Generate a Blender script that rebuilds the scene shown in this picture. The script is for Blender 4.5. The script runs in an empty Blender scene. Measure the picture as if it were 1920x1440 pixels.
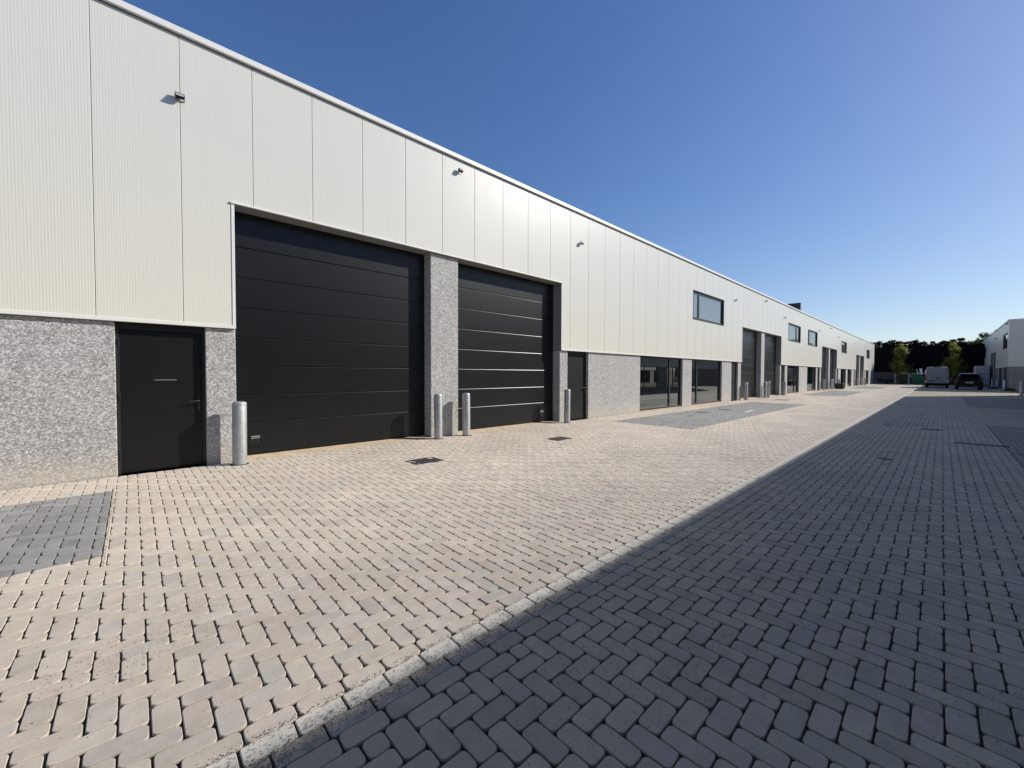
import bpy, math, random
import numpy as np
from mathutils import Vector, Matrix, Euler

random.seed(7)
rng = np.random.default_rng(11)
SC = bpy.context.scene
COL = SC.collection
PI = math.pi

# ------------------------------------------------------------------ helpers
def link(o, parent=None):
    COL.objects.link(o)
    if parent is not None:
        o.parent = parent
    return o

def tag(o, label=None, cat=None, group=None, kind=None):
    if label: o['label'] = label
    if cat: o['category'] = cat
    if group: o['group'] = group
    if kind: o['kind'] = kind
    return o

def thing(name, label, cat, loc=(0, 0, 0), rz=0.0, group=None):
    o = bpy.data.objects.new(name, None)
    o.empty_display_size = 0.3
    o.location = loc
    o.rotation_euler = (0, 0, rz)
    link(o)
    return tag(o, label, cat, group)

def copy_tree(o, parent=None):
    c = o.copy()
    COL.objects.link(c)
    c.parent = parent
    for ch in list(o.children):
        copy_tree(ch, c)
    return c

class MB:
    """collects faces, then links them as ONE mesh object"""
    def __init__(s):
        s.v, s.f, s.m = [], [], []
        s.sm = []
    def add(s, vs, fs, mi=0, smooth=False):
        k = len(s.v)
        s.v += [tuple(p) for p in vs]
        for f in fs:
            s.f.append([i + k for i in f]); s.m.append(mi); s.sm.append(smooth)
    def quad(s, a, b, c, d, mi=0):
        s.add([a, b, c, d], [(0, 1, 2, 3)], mi)
    def box(s, x0, x1, y0, y1, z0, z1, mi=0, bev=0.0):
        if x0 > x1: x0, x1 = x1, x0
        if y0 > y1: y0, y1 = y1, y0
        if z0 > z1: z0, z1 = z1, z0
        if bev <= 0:
            vs = [(x, y, z) for z in (z0, z1) for y in (y0, y1) for x in (x0, x1)]
            s.add(vs, [(0, 2, 3, 1), (4, 5, 7, 6), (0, 1, 5, 4), (2, 6, 7, 3), (0, 4, 6, 2), (1, 3, 7, 5)], mi)
            return
        b = min(bev, (x1-x0)*.45, (y1-y0)*.45, (z1-z0)*.45)
        vs, idx = [], {}
        for i, sx in enumerate((0, 1)):
            for j, sy in enumerate((0, 1)):
                for k, sz in enumerate((0, 1)):
                    X, Y, Z = (x0, x1)[i], (y0, y1)[j], (z0, z1)[k]
                    bx = b if i == 0 else -b; by = b if j == 0 else -b; bz = b if k == 0 else -b
                    idx[i, j, k, 0] = len(vs); vs.append((X, Y+by, Z+bz))
                    idx[i, j, k, 1] = len(vs); vs.append((X+bx, Y, Z+bz))
                    idx[i, j, k, 2] = len(vs); vs.append((X+bx, Y+by, Z))
        I = idx; fs = []
        for i in (0, 1):
            q = [I[i, 0, 0, 0], I[i, 0, 1, 0], I[i, 1, 1, 0], I[i, 1, 0, 0]]; fs.append(q if i == 0 else q[::-1])
            q = [I[0, i, 0, 1], I[1, i, 0, 1], I[1, i, 1, 1], I[0, i, 1, 1]]; fs.append(q if i == 0 else q[::-1])
            q = [I[0, 0, i, 2], I[0, 1, i, 2], I[1, 1, i, 2], I[1, 0, i, 2]]; fs.append(q if i == 0 else q[::-1])
        for j in (0, 1):
            for k in (0, 1):
                fs.append([I[0, j, k, 1], I[1, j, k, 1], I[1, j, k, 2], I[0, j, k, 2]])
                fs.append([I[j, 0, k, 0], I[j, 1, k, 0], I[j, 1, k, 2], I[j, 0, k, 2]])
                fs.append([I[j, k, 0, 0], I[j, k, 1, 0], I[j, k, 1, 1], I[j, k, 0, 1]])
        for i in (0, 1):
            for j in (0, 1):
                for k in (0, 1):
                    fs.append([I[i, j, k, 0], I[i, j, k, 1], I[i, j, k, 2]])
        s.add(vs, fs, mi)
    def lathe(s, prof, cx=0, cy=0, n=24, mi=0, axis='z', smooth=True):
        vs, fs = [], []
        for r, z in prof:
            for i in range(n):
                a = 2*PI*i/n
                p = (cx + r*math.cos(a), cy + r*math.sin(a), z)
                if axis == 'y': p = (cx + r*math.cos(a), z, cy + r*math.sin(a))
                if axis == 'x': p = (z, cx + r*math.cos(a), cy + r*math.sin(a))
                vs.append(p)
        for k in range(len(prof)-1):
            for i in range(n):
                j = (i+1) % n
                fs.append((k*n+i, k*n+j, (k+1)*n+j, (k+1)*n+i))
        s.add(vs, fs, mi, smooth)
        s.add(vs[:n], [tuple(range(n))[::-1]], mi)
        s.add(vs[-n:], [tuple(range(n))], mi)
    def tube(s, pts, rad, n=8, mi=0):
        pts = [Vector(p) for p in pts]
        rings = []
        for i, p in enumerate(pts):
            d = (pts[min(i+1, len(pts)-1)] - pts[max(i-1, 0)]).normalized()
            a = d.orthogonal().normalized(); b = d.cross(a)
            r = rad[i] if isinstance(rad, (list, tuple)) else rad
            rings.append([p + (a*math.cos(2*PI*k/n) + b*math.sin(2*PI*k/n))*r for k in range(n)])
        # keep rings aligned
        vs = [q for R in rings for q in R]; fs = []
        for i in range(len(pts)-1):
            off = min(range(n), key=lambda o: (rings[i][0]-rings[i+1][o]).length)
            for k in range(n):
                fs.append((i*n+k, i*n+(k+1) % n, (i+1)*n+(k+1+off) % n, (i+1)*n+(k+off) % n))
        s.add(vs, fs, mi, True)
        s.add(rings[0], [tuple(range(n))[::-1]], mi); s.add(rings[-1], [tuple(range(n))], mi)
    def loft(s, secs, mi=0, smooth=True, caps=True):
        n = len(secs[0]); vs = [p for S in secs for p in S]; fs = []
        for i in range(len(secs)-1):
            for k in range(n):
                j = (k+1) % n
                fs.append((i*n+k, i*n+j, (i+1)*n+j, (i+1)*n+k))
        s.add(vs, fs, mi, smooth)
        if caps:
            s.add(secs[0], [tuple(range(n))[::-1]], mi); s.add(secs[-1], [tuple(range(n))], mi)
    def build(s, name, mats, parent=None, fix=True):
        me = bpy.data.meshes.new(name)
        me.from_pydata(s.v, [], s.f)
        if not isinstance(mats, (list, tuple)): mats = [mats]
        for m in mats: me.materials.append(m)
        me.polygons.foreach_set('material_index', s.m)
        me.polygons.foreach_set('use_smooth', s.sm)
        me.update()
        o = bpy.data.objects.new(name, me)
        return link(o, parent)

# ------------------------------------------------------------------ materials
class NT:
    def __init__(s, name):
        s.mat = bpy.data.materials.new(name); s.mat.use_nodes = True
        s.t = s.mat.node_tree; s.n = s.t.nodes; s.n.clear()
        s.out = s.n.new('ShaderNodeOutputMaterial')
        s.b = s.n.new('ShaderNodeBsdfPrincipled')
        s.t.links.new(s.b.outputs[0], s.out.inputs[0])
        s.tc = s.n.new('ShaderNodeTexCoord')
    def L(s, a, b): s.t.links.new(a, b)
    def set(s, **k):
        for kk, v in k.items():
            s.b.inputs[kk.replace('_', ' ')].default_value = v
    def node(s, typ, **k):
        n = s.n.new(typ)
        for kk, v in k.items(): setattr(n, kk, v)
        return n
    def mapping(s, scale=(1, 1, 1), src='Object'):
        m = s.node('ShaderNodeMapping'); m.inputs['Scale'].default_value = scale
        s.L(s.tc.outputs[src], m.inputs['Vector']); return m.outputs[0]
    def noise(s, vec, scale, detail=4, rough=.6):
        n = s.node('ShaderNodeTexNoise'); n.inputs['Scale'].default_value = scale
        n.inputs['Detail'].default_value = detail; n.inputs['Roughness'].default_value = rough
        s.L(vec, n.inputs['Vector']); return n.outputs['Fac']
    def ramp(s, fac, stops, interp='LINEAR'):
        r = s.node('ShaderNodeValToRGB'); cr = r.color_ramp; cr.interpolation = interp
        while len(cr.elements) < len(stops): cr.elements.new(.5)
        for e, (p, c) in zip(cr.elements, stops):
            e.position = p; e.color = (*c, 1) if len(c) == 3 else c
        s.L(fac, r.inputs[0]); return r.outputs[0]
    def mix(s, a, b, fac, mode='MIX'):
        m = s.node('ShaderNodeMix', data_type='RGBA', blend_type=mode)
        for sock, v in ((m.inputs[0], fac), (m.inputs[6], a), (m.inputs[7], b)):
            if hasattr(v, 'links'): s.L(v, sock)
            elif isinstance(v, (int, float)): sock.default_value = v
            else: sock.default_value = (*v, 1)
        return m.outputs[2]
    def math(s, op, a, b=0.0, c=None):
        m = s.node('ShaderNodeMath', operation=op)
        for i, v in enumerate((a, b) if c is None else (a, b, c)):
            if hasattr(v, 'links'): s.L(v, m.inputs[i])
            else: m.inputs[i].default_value = v
        return m.outputs[0]
    def bump(s, h, strength=.3, dist=.01):
        b = s.node('ShaderNodeBump'); b.inputs['Strength'].default_value = strength
        b.inputs['Distance'].default_value = dist
        s.L(h, b.inputs['Height']); s.L(b.outputs[0], s.b.inputs['Normal']); return b
    def color(s, sock): s.L(sock, s.b.inputs['Base Color'])

def simple(name, col, rough=.5, metal=0.0, var=.12, scale=3.0, spec=.5, bump=0.0, bscale=60):
    m = NT(name)
    v = m.mapping()
    n = m.noise(v, scale, 5)
    lo = tuple(c*(1-var) for c in col); hi = tuple(min(1, c*(1+var)) for c in col)
    m.color(m.ramp(n, [(.3, lo), (.7, hi)]))
    m.set(Roughness=rough, Metallic=metal); m.b.inputs['Specular IOR Level'].default_value = spec
    if bump > 0: m.bump(m.noise(v, bscale, 3), bump, .01)
    return m.mat

def mat_cladding(name, base):
    m = NT(name); v = m.mapping()
    sep = m.node('ShaderNodeSeparateXYZ'); m.L(v, sep.inputs[0])
    x = sep.outputs[0]
    # micro-ribbed sheet: fine vertical lines with a slightly uneven depth
    w = m.math('SINE', m.math('MULTIPLY', x, 2*PI/.030))
    comb = m.node('ShaderNodeCombineXYZ'); m.L(x, comb.inputs[0])
    m.L(m.math('MULTIPLY', sep.outputs[2], .02), comb.inputs[2])
    jit = m.noise(comb.outputs[0], 55.0, 2)
    h = m.math('ADD', m.math('MULTIPLY', w, .5), m.math('MULTIPLY', jit, 1.2))
    big = m.noise(m.mapping((.35, .35, .12)), 1.3, 4)
    streak = m.noise(m.mapping((7, 7, .25)), 1.0, 5)
    dark = tuple(c*.9 for c in base)
    c = m.ramp(big, [(.3, tuple(c*.96 for c in base)), (.7, base)])
    c = m.mix(c, dark, m.math('MULTIPLY', m.ramp(streak, [(.5, (0, 0, 0)), (.8, (1, 1, 1))]), .28))
    # rib shading irregularity
    c = m.mix(c, tuple(q*.90 for q in base), m.math('MULTIPLY', m.ramp(h, [(.1, (0, 0, 0)), (1.0, (1, 1, 1))]), .35))
    # warm ground bounce painted into the colour low on the sheets
    low = m.math('SUBTRACT', 1.0, m.math('DIVIDE', m.math('SUBTRACT', sep.outputs[2], 2.2), 3.2))
    low = m.math('MINIMUM', m.math('MAXIMUM', low, 0.0), 1.0)
    c = m.mix(c, (base[0]*1.02, base[1]*1.0, base[2]*.92), m.math('MULTIPLY', low, .7))
    m.color(c); m.set(Roughness=.34); m.b.inputs['Specular IOR Level'].default_value = .30
    wav = m.noise(m.mapping((1.1, 1.1, .5)), 1.0, 2)
    h = m.math('ADD', h, m.math('MULTIPLY', wav, 7.0))
    m.bump(h, .16, .0035)
    return m.mat

def mat_washed_concrete(dim=1.0):
    m = NT('washed_aggregate_concrete'); v = m.mapping()
    vo = m.node('ShaderNodeTexVoronoi'); vo.inputs['Scale'].default_value = 64; m.L(v, vo.inputs['Vector'])
    vo2 = m.node('ShaderNodeTexVoronoi'); vo2.inputs['Scale'].default_value = 40; m.L(v, vo2.inputs['Vector'])
    sp = m.node('ShaderNodeSeparateColor'); m.L(vo.outputs['Color'], sp.inputs[0])
    sp2 = m.node('ShaderNodeSeparateColor'); m.L(vo2.outputs['Color'], sp2.inputs[0])
    c = m.ramp(sp.outputs[0], [(0, (.20, .198, .195)), (.28, (.32, .315, .31)), (.55, (.46, .455, .445)), (.8, (.62, .61, .595)), (1, (.80, .79, .77))])
    c2 = m.ramp(sp2.outputs[1], [(0, (.24, .235, .23)), (.5, (.52, .51, .50)), (1, (.78, .77, .75))])
    c = m.mix(c, c2, .18)
    edge = m.ramp(vo.outputs['Distance'], [(.35, (1, 1, 1)), (.75, (.55, .54, .52))])
    c = m.mix(c, edge, .55, 'MULTIPLY')
    stain = m.noise(m.mapping((.8, .8, .5)), 1.6, 5)
    c = m.mix(c, m.ramp(stain, [(.3, (.88, .875, .87)), (.7, (1.08, 1.08, 1.08))]), .8, 'MULTIPLY')
    sep = m.node('ShaderNodeSeparateXYZ'); m.L(v, sep.inputs[0])
    low = m.math('SUBTRACT', 1.0, m.math('DIVIDE', sep.outputs[2], .45))
    low = m.math('MULTIPLY', m.math('MINIMUM', m.math('MAXIMUM', low, 0.0), 1.0), m.noise(v, 3.0, 4))
    c = m.mix(c, (.56, .49, .38), m.math('MULTIPLY', low, .9))  # tan foot: dust, with warm ground bounce painted into the colour
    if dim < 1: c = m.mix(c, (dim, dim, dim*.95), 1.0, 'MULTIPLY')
    m.color(c); m.set(Roughness=.8)
    m.bump(m.math('SUBTRACT', 1.0, vo.outputs['Distance']), .35, .005)
    return m.mat

def mat_paver(name, cols, dirt=.5, pale=(.55, .52, .47), yl=False):
    """cols: dark..light brick colours; every brick gets its own tone"""
    m = NT(name); v = m.mapping()
    geo = m.node('ShaderNodeNewGeometry'); r = geo.outputs['Random Per Island']
    c = m.ramp(r, [(i/(len(cols)-1), q) for i, q in enumerate(cols)])
    n1 = m.noise(v, 9.0, 6, .65)
    c = m.mix(c, m.ramp(n1, [(.25, (.80, .79, .77)), (.75, (1.14, 1.13, 1.12))]), .8, 'MULTIPLY')
    n2 = m.noise(v, 130.0, 3, .7)
    c = m.mix(c, m.ramp(n2, [(.28, (.72, .71, .70)), (.5, (1, 1, 1)), (.78, (1.15, 1.15, 1.15))]), .55, 'MULTIPLY')
    n3 = m.noise(m.mapping((.55, .55, .55)), 1.1, 6, .6)
    c = m.mix(c, m.ramp(n3, [(.3, (.80, .80, .81)), (.55, (1, 1, 1)), (.8, (1.10, 1.08, 1.05))]), .75, 'MULTIPLY')
    n4 = m.noise(v, 2.3, 7, .7)
    c = m.mix(c, pale, m.math('MULTIPLY', m.ramp(n4, [(.52, (0, 0, 0)), (.75, (1, 1, 1))]), dirt*.55))
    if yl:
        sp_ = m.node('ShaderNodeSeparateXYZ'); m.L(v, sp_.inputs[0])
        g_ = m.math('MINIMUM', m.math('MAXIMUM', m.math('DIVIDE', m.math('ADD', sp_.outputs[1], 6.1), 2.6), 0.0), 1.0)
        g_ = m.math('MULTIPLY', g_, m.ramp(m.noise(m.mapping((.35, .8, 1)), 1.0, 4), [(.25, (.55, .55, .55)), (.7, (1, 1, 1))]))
        c = m.mix(c, (1.40, 1.385, 1.35), g_, 'MULTIPLY')  # brightness rise towards the wall, painted into the paver colour
    m.color(c); m.set(Roughness=.7); m.b.inputs['Specular IOR Level'].default_value = .4
    m.bump(m.math('ADD', m.noise(v, 240.0, 3, .7), m.math('MULTIPLY', m.noise(v, 30.0, 4), .8)), .35, .002)
    return m.mat

def mat_glass(name, ior, dark=(.012, .014, .015)):
    m = NT(name)
    m.n.remove(m.b)
    d = m.node('ShaderNodeBsdfDiffuse'); d.inputs[0].default_value = (*dark, 1)
    g = m.node('ShaderNodeBsdfGlossy'); g.inputs['Roughness'].default_value = .0; g.inputs[0].default_value = (.93, .96, .97, 1)
    f = m.node('ShaderNodeFresnel'); f.inputs[0].default_value = ior
    # very slight unevenness of the float glass
    bp = m.node('ShaderNodeBump'); bp.inputs['Strength'].default_value = .02; bp.inputs['Distance'].default_value = .02
    m.L(m.noise(m.mapping(), 1.2, 1), bp.inputs['Height']); m.L(bp.outputs[0], g.inputs['Normal'])
    mx = m.node('ShaderNodeMixShader'); m.L(f.outputs[0], mx.inputs[0]); m.L(d.outputs[0], mx.inputs[1]); m.L(g.outputs[0], mx.inputs[2])
    m.L(mx.outputs[0], m.out.inputs[0])
    return m.mat

def mat_galv():
    m = NT('galvanised_steel'); v = m.mapping()
    vo = m.node('ShaderNodeTexVoronoi'); vo.inputs['Scale'].default_value = 38; m.L(v, vo.inputs['Vector'])
    sp = m.node('ShaderNodeSeparateColor'); m.L(vo.outputs['Color'], sp.inputs[0])
    n = m.noise(m.mapping((1, 1, .3)), 6, 5)
    c = m.ramp(n, [(.3, (.36, .38, .38)), (.7, (.56, .58, .57))])
    c = m.mix(c, m.ramp(sp.outputs[0], [(0, (.85, .85, .85)), (1, (1.1, 1.1, 1.1))]), .8, 'MULTIPLY')
    m.color(c); m.set(Roughness=.5, Metallic=.55)
    return m.mat

def mat_leaf(name, cols):
    m = NT(name)
    geo = m.node('ShaderNodeNewGeometry')
    c = m.ramp(geo.outputs['Random Per Island'], [(i/(len(cols)-1), q) for i, q in enumerate(cols)])
    m.color(c); m.set(Roughness=.6)
    tr = m.node('ShaderNodeBsdfTranslucent'); m.L(c, tr.inputs[0])
    mx = m.node('ShaderNodeMixShader'); mx.inputs[0].default_value = .45
    m.L(m.b.outputs[0], mx.inputs[1]); m.L(tr.outputs[0], mx.inputs[2]); m.L(mx.outputs[0], m.out.inputs[0])
    return m.mat

M = {}
M['clad'] = mat_cladding('white_ribbed_sheet', (.725, .722, .665))
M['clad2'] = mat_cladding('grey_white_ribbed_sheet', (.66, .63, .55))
M['trim'] = simple('white_coated_trim', (.80, .79, .75), .38, var=.03, scale=1.5)
M['seam'] = simple('dark_seam_and_shadow', (.16, .16, .155), .9)
M['reveal'] = simple('grey_reveal_sheet', (.24, .24, .24), .5, var=.06)
M['jamb'] = simple('dark_jamb_sheet', (.09, .09, .092), .5, var=.1)
M['conc'] = mat_washed_concrete()
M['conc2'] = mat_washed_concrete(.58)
M['thresh'] = simple('tan_concrete_threshold', (.60, .47, .32), .8, var=.22, scale=4, bump=.2)
M['black'] = simple('black_coated_steel', (.020, .021, .023), .42, var=.08, scale=1.0, spec=.45)
M['doorblk'] = simple('black_door_leaf', (.0060, .0066, .0074), .4, var=.1, scale=1.2, spec=.4)
M['section'] = simple('black_sectional_panel', (.0072, .0078, .0088), .33, var=.08, scale=.8, spec=.42)
M['frame'] = simple('anthracite_frame', (.018, .019, .021), .4, var=.05)
M['plastic'] = simple('black_plastic', (.008, .008, .008), .35)
M['fineprint'] = simple('fine_white_print', (.38, .38, .38), .6)
M['print'] = simple('white_print', (.75, .75, .75), .5, var=.02)
M['steelpol'] = simple('polished_steel', (.62, .62, .60), .18, metal=1.0, var=.05)
M['flap'] = simple('brushed_flap', (.22, .22, .215), .3, metal=.8)
M['darksteel'] = simple('dark_handle_steel', (.07, .07, .075), .35, metal=.7)
M['glass'] = mat_glass('shop_glass', 2.05, (.006, .007, .007))
M['uglass'] = mat_glass('coated_glass', 3.6, (.10, .12, .13))
M['roof'] = simple('grey_roof_membrane', (.2, .2, .2), .9)
M['galv'] = mat_galv()
M['iron'] = simple('cast_iron', (.075, .068, .062), .6, metal=.4, var=.25, scale=25, bump=.6, bscale=45)
M['irondark'] = simple('cast_iron_slot', (.01, .01, .01), .9)
M['coverfill'] = simple('concrete_cover_fill', (.13, .12, .115), .85, var=.25, scale=12, bump=.3)
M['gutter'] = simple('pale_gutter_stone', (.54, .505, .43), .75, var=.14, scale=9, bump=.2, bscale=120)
M['gutter2'] = simple('shaded_gutter_stone', (.36, .315, .245), .8, var=.2, scale=9, bump=.2, bscale=120)  # right row: pale stone's colour darkened for grit and the shade on it
M['paint'] = simple('white_road_paint', (.8, .8, .78), .7)
M['lens'] = mat_glass('lamp_lens', 1.6, (.35, .35, .36))
M['lampblk'] = simple('lamp_black', (.005, .005, .005), .5, spec=.3)
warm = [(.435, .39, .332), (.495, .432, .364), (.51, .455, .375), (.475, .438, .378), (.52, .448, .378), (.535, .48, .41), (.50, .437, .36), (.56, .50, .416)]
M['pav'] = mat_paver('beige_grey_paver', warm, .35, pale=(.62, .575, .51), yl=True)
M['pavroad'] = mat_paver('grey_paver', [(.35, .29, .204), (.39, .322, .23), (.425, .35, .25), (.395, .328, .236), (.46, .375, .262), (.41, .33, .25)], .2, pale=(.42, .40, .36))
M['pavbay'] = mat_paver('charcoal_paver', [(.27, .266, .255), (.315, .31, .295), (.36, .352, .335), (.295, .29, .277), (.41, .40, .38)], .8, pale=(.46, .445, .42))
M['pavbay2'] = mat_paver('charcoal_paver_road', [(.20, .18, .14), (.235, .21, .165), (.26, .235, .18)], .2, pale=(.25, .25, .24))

def mat_joint():
    m = NT('basalt_joint_grit'); v = m.mapping()
    vo = m.node('ShaderNodeTexVoronoi'); vo.inputs['Scale'].default_value = 260; m.L(v, vo.inputs['Vector'])
    sp = m.node('ShaderNodeSeparateColor'); m.L(vo.outputs['Color'], sp.inputs[0])
    m.color(m.ramp(sp.outputs[0], [(0, (.008, .008, .008)), (.6, (.028, .027, .026)), (1, (.12, .108, .095))]))
    m.set(Roughness=.9); m.bump(m.math('SUBTRACT', 1.0, vo.outputs['Distance']), 1.0, .004)
    return m.mat
M['joint'] = mat_joint()
M['grit'] = simple('basalt_grit', (.035, .035, .037), .8, var=.5, scale=300)
M['groundfar'] = simple('far_ground_soil', (.20, .18, .15), .95, var=.3, scale=.2, bump=.3)
M['halldark'] = simple('black_hall_cladding', (.0022, .0024, .0042), .7, var=.25, scale=.5, spec=.12)
M['hallplinth'] = simple('grey_hall_plinth', (.10, .10, .105), .85, var=.2, scale=.8)

# ------------------------------------------------------------------ camera
r_ = Vector((0.7285851356479923, -0.6849505205387955, 0.002546473331848153))
u_ = Vector((0.014754260465461123, 0.01941081988354666, 0.9997027217476034))
f_ = Vector((0.6847963287802542, 0.7283309718013382, -0.024248373223875155))
CAM = Vector((0, -8.1896, 1.5))
cd = bpy.data.cameras.new('camera'); cam = bpy.data.objects.new('camera', cd); link(cam)
mw = Matrix.Identity(4)
for i in range(3):
    mw[i][0], mw[i][1], mw[i][2], mw[i][3] = r_[i], u_[i], -f_[i], CAM[i]
cam.matrix_world = mw
cd.sensor_width = 36; cd.sensor_fit = 'HORIZONTAL'; cd.lens = 36*758.347/1920
cd.clip_start = .05; cd.clip_end = 6000
SC.camera = cam

# ------------------------------------------------------------------ light
SUNV = Vector((1.55, -1.0, 1.12)).normalized()
el = math.asin(SUNV.z); az = math.atan2(SUNV.x, SUNV.y)
W = bpy.data.worlds.new('World'); SC.world = W; W.use_nodes = True
wn = W.node_tree; wn.nodes.clear()
sky = wn.nodes.new('ShaderNodeTexSky'); sky.sky_type = 'NISHITA'; sky.sun_disc = False
sky.sun_elevation = el; sky.sun_rotation = az
sky.altitude = 0; sky.air_density = 1.0; sky.dust_density = .4; sky.ozone_density = 3.0
bg = wn.nodes.new('ShaderNodeBackground'); bg.inputs[1].default_value = .15
wo = wn.nodes.new('ShaderNodeOutputWorld')
hs = wn.nodes.new('ShaderNodeHueSaturation'); hs.inputs['Saturation'].default_value = 1.2
wn.links.new(sky.outputs[0], hs.inputs['Color'])
# soft shoulder so that the horizon keeps its colour, and a slightly more violet blue
def vmath(op, a, b):
    n = wn.nodes.new('ShaderNodeVectorMath'); n.operation = op
    for i, v in enumerate((a, b)):
        if hasattr(v, 'links'): wn.links.new(v, n.inputs[i])
        else: n.inputs[i].default_value = v
    return n.outputs[0]
c_ = hs.outputs[0]
den = vmath('ADD', vmath('MULTIPLY', c_, (.090, .045, .056)), (1, 1, 1))
wn.links.new(vmath('MULTIPLY', vmath('DIVIDE', c_, den), (1.05, .88, 1.04)), bg.inputs[0]); wn.links.new(bg.outputs[0], wo.inputs[0])
sl = bpy.data.lights.new('sun', 'SUN'); sl.energy = 5.0; sl.angle = math.radians(.53); sl.color = (1, .945, .855)
so = bpy.data.objects.new('sun', sl); link(so)
so.rotation_euler = (-SUNV).to_track_quat('-Z', 'Y').to_euler(); so.location = (20, -40, 40)
SC.view_settings.view_transform = 'Standard'; SC.view_settings.look = 'None'
SC.cycles.use_denoising = True; SC.cycles.denoising_input_passes = 'RGB_ALBEDO_NORMAL'; SC.cycles.denoising_prefilter = 'ACCURATE'
W.cycles.sampling_method = 'MANUAL'; W.cycles.sample_map_resolution = 2048
SC.view_settings.exposure = 0; SC.view_settings.gamma = 1

# ------------------------------------------------------------------ ground
gm = MB(); gm.quad((-1500, -1500, -.06), (1500, -1500, -.06), (1500, 1500, -.06), (-1500, 1500, -.06))
tag(gm.build('ground', M['groundfar']), kind='structure')
jm = MB(); jm.quad((-16, -12.70, -.0125), (97.2, -12.70, -.0125), (97.2, .0, -.0125), (-16, .0, -.0125))
tag(jm.build('paving_bed', M['joint']), kind='structure')
jy = MB(); jy.quad((49.3, -40, -.016), (63.9, -40, -.016), (63.9, -12.69, -.016), (49.3, -12.69, -.016))
tag(jy.build('side_yard', M['coverfill']), kind='structure')

B = .10180
GUT0, GUT1 = -6.291, -6.495          # two rows of gutter stones
def outline(L, Wd, r, n):
    pts = []
    for cx, cy, a0 in ((L/2-r, Wd/2-r, 0), (-L/2+r, Wd/2-r, 90), (-L/2+r, -Wd/2+r, 180), (L/2-r, -Wd/2+r, 270)):
        for k in range(n):
            a = math.radians(a0 + 90*k/(n-1)) if n > 1 else math.radians(a0+45)
            pts.append((cx + r*math.cos(a), cy + r*math.sin(a)))
    return pts

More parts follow.
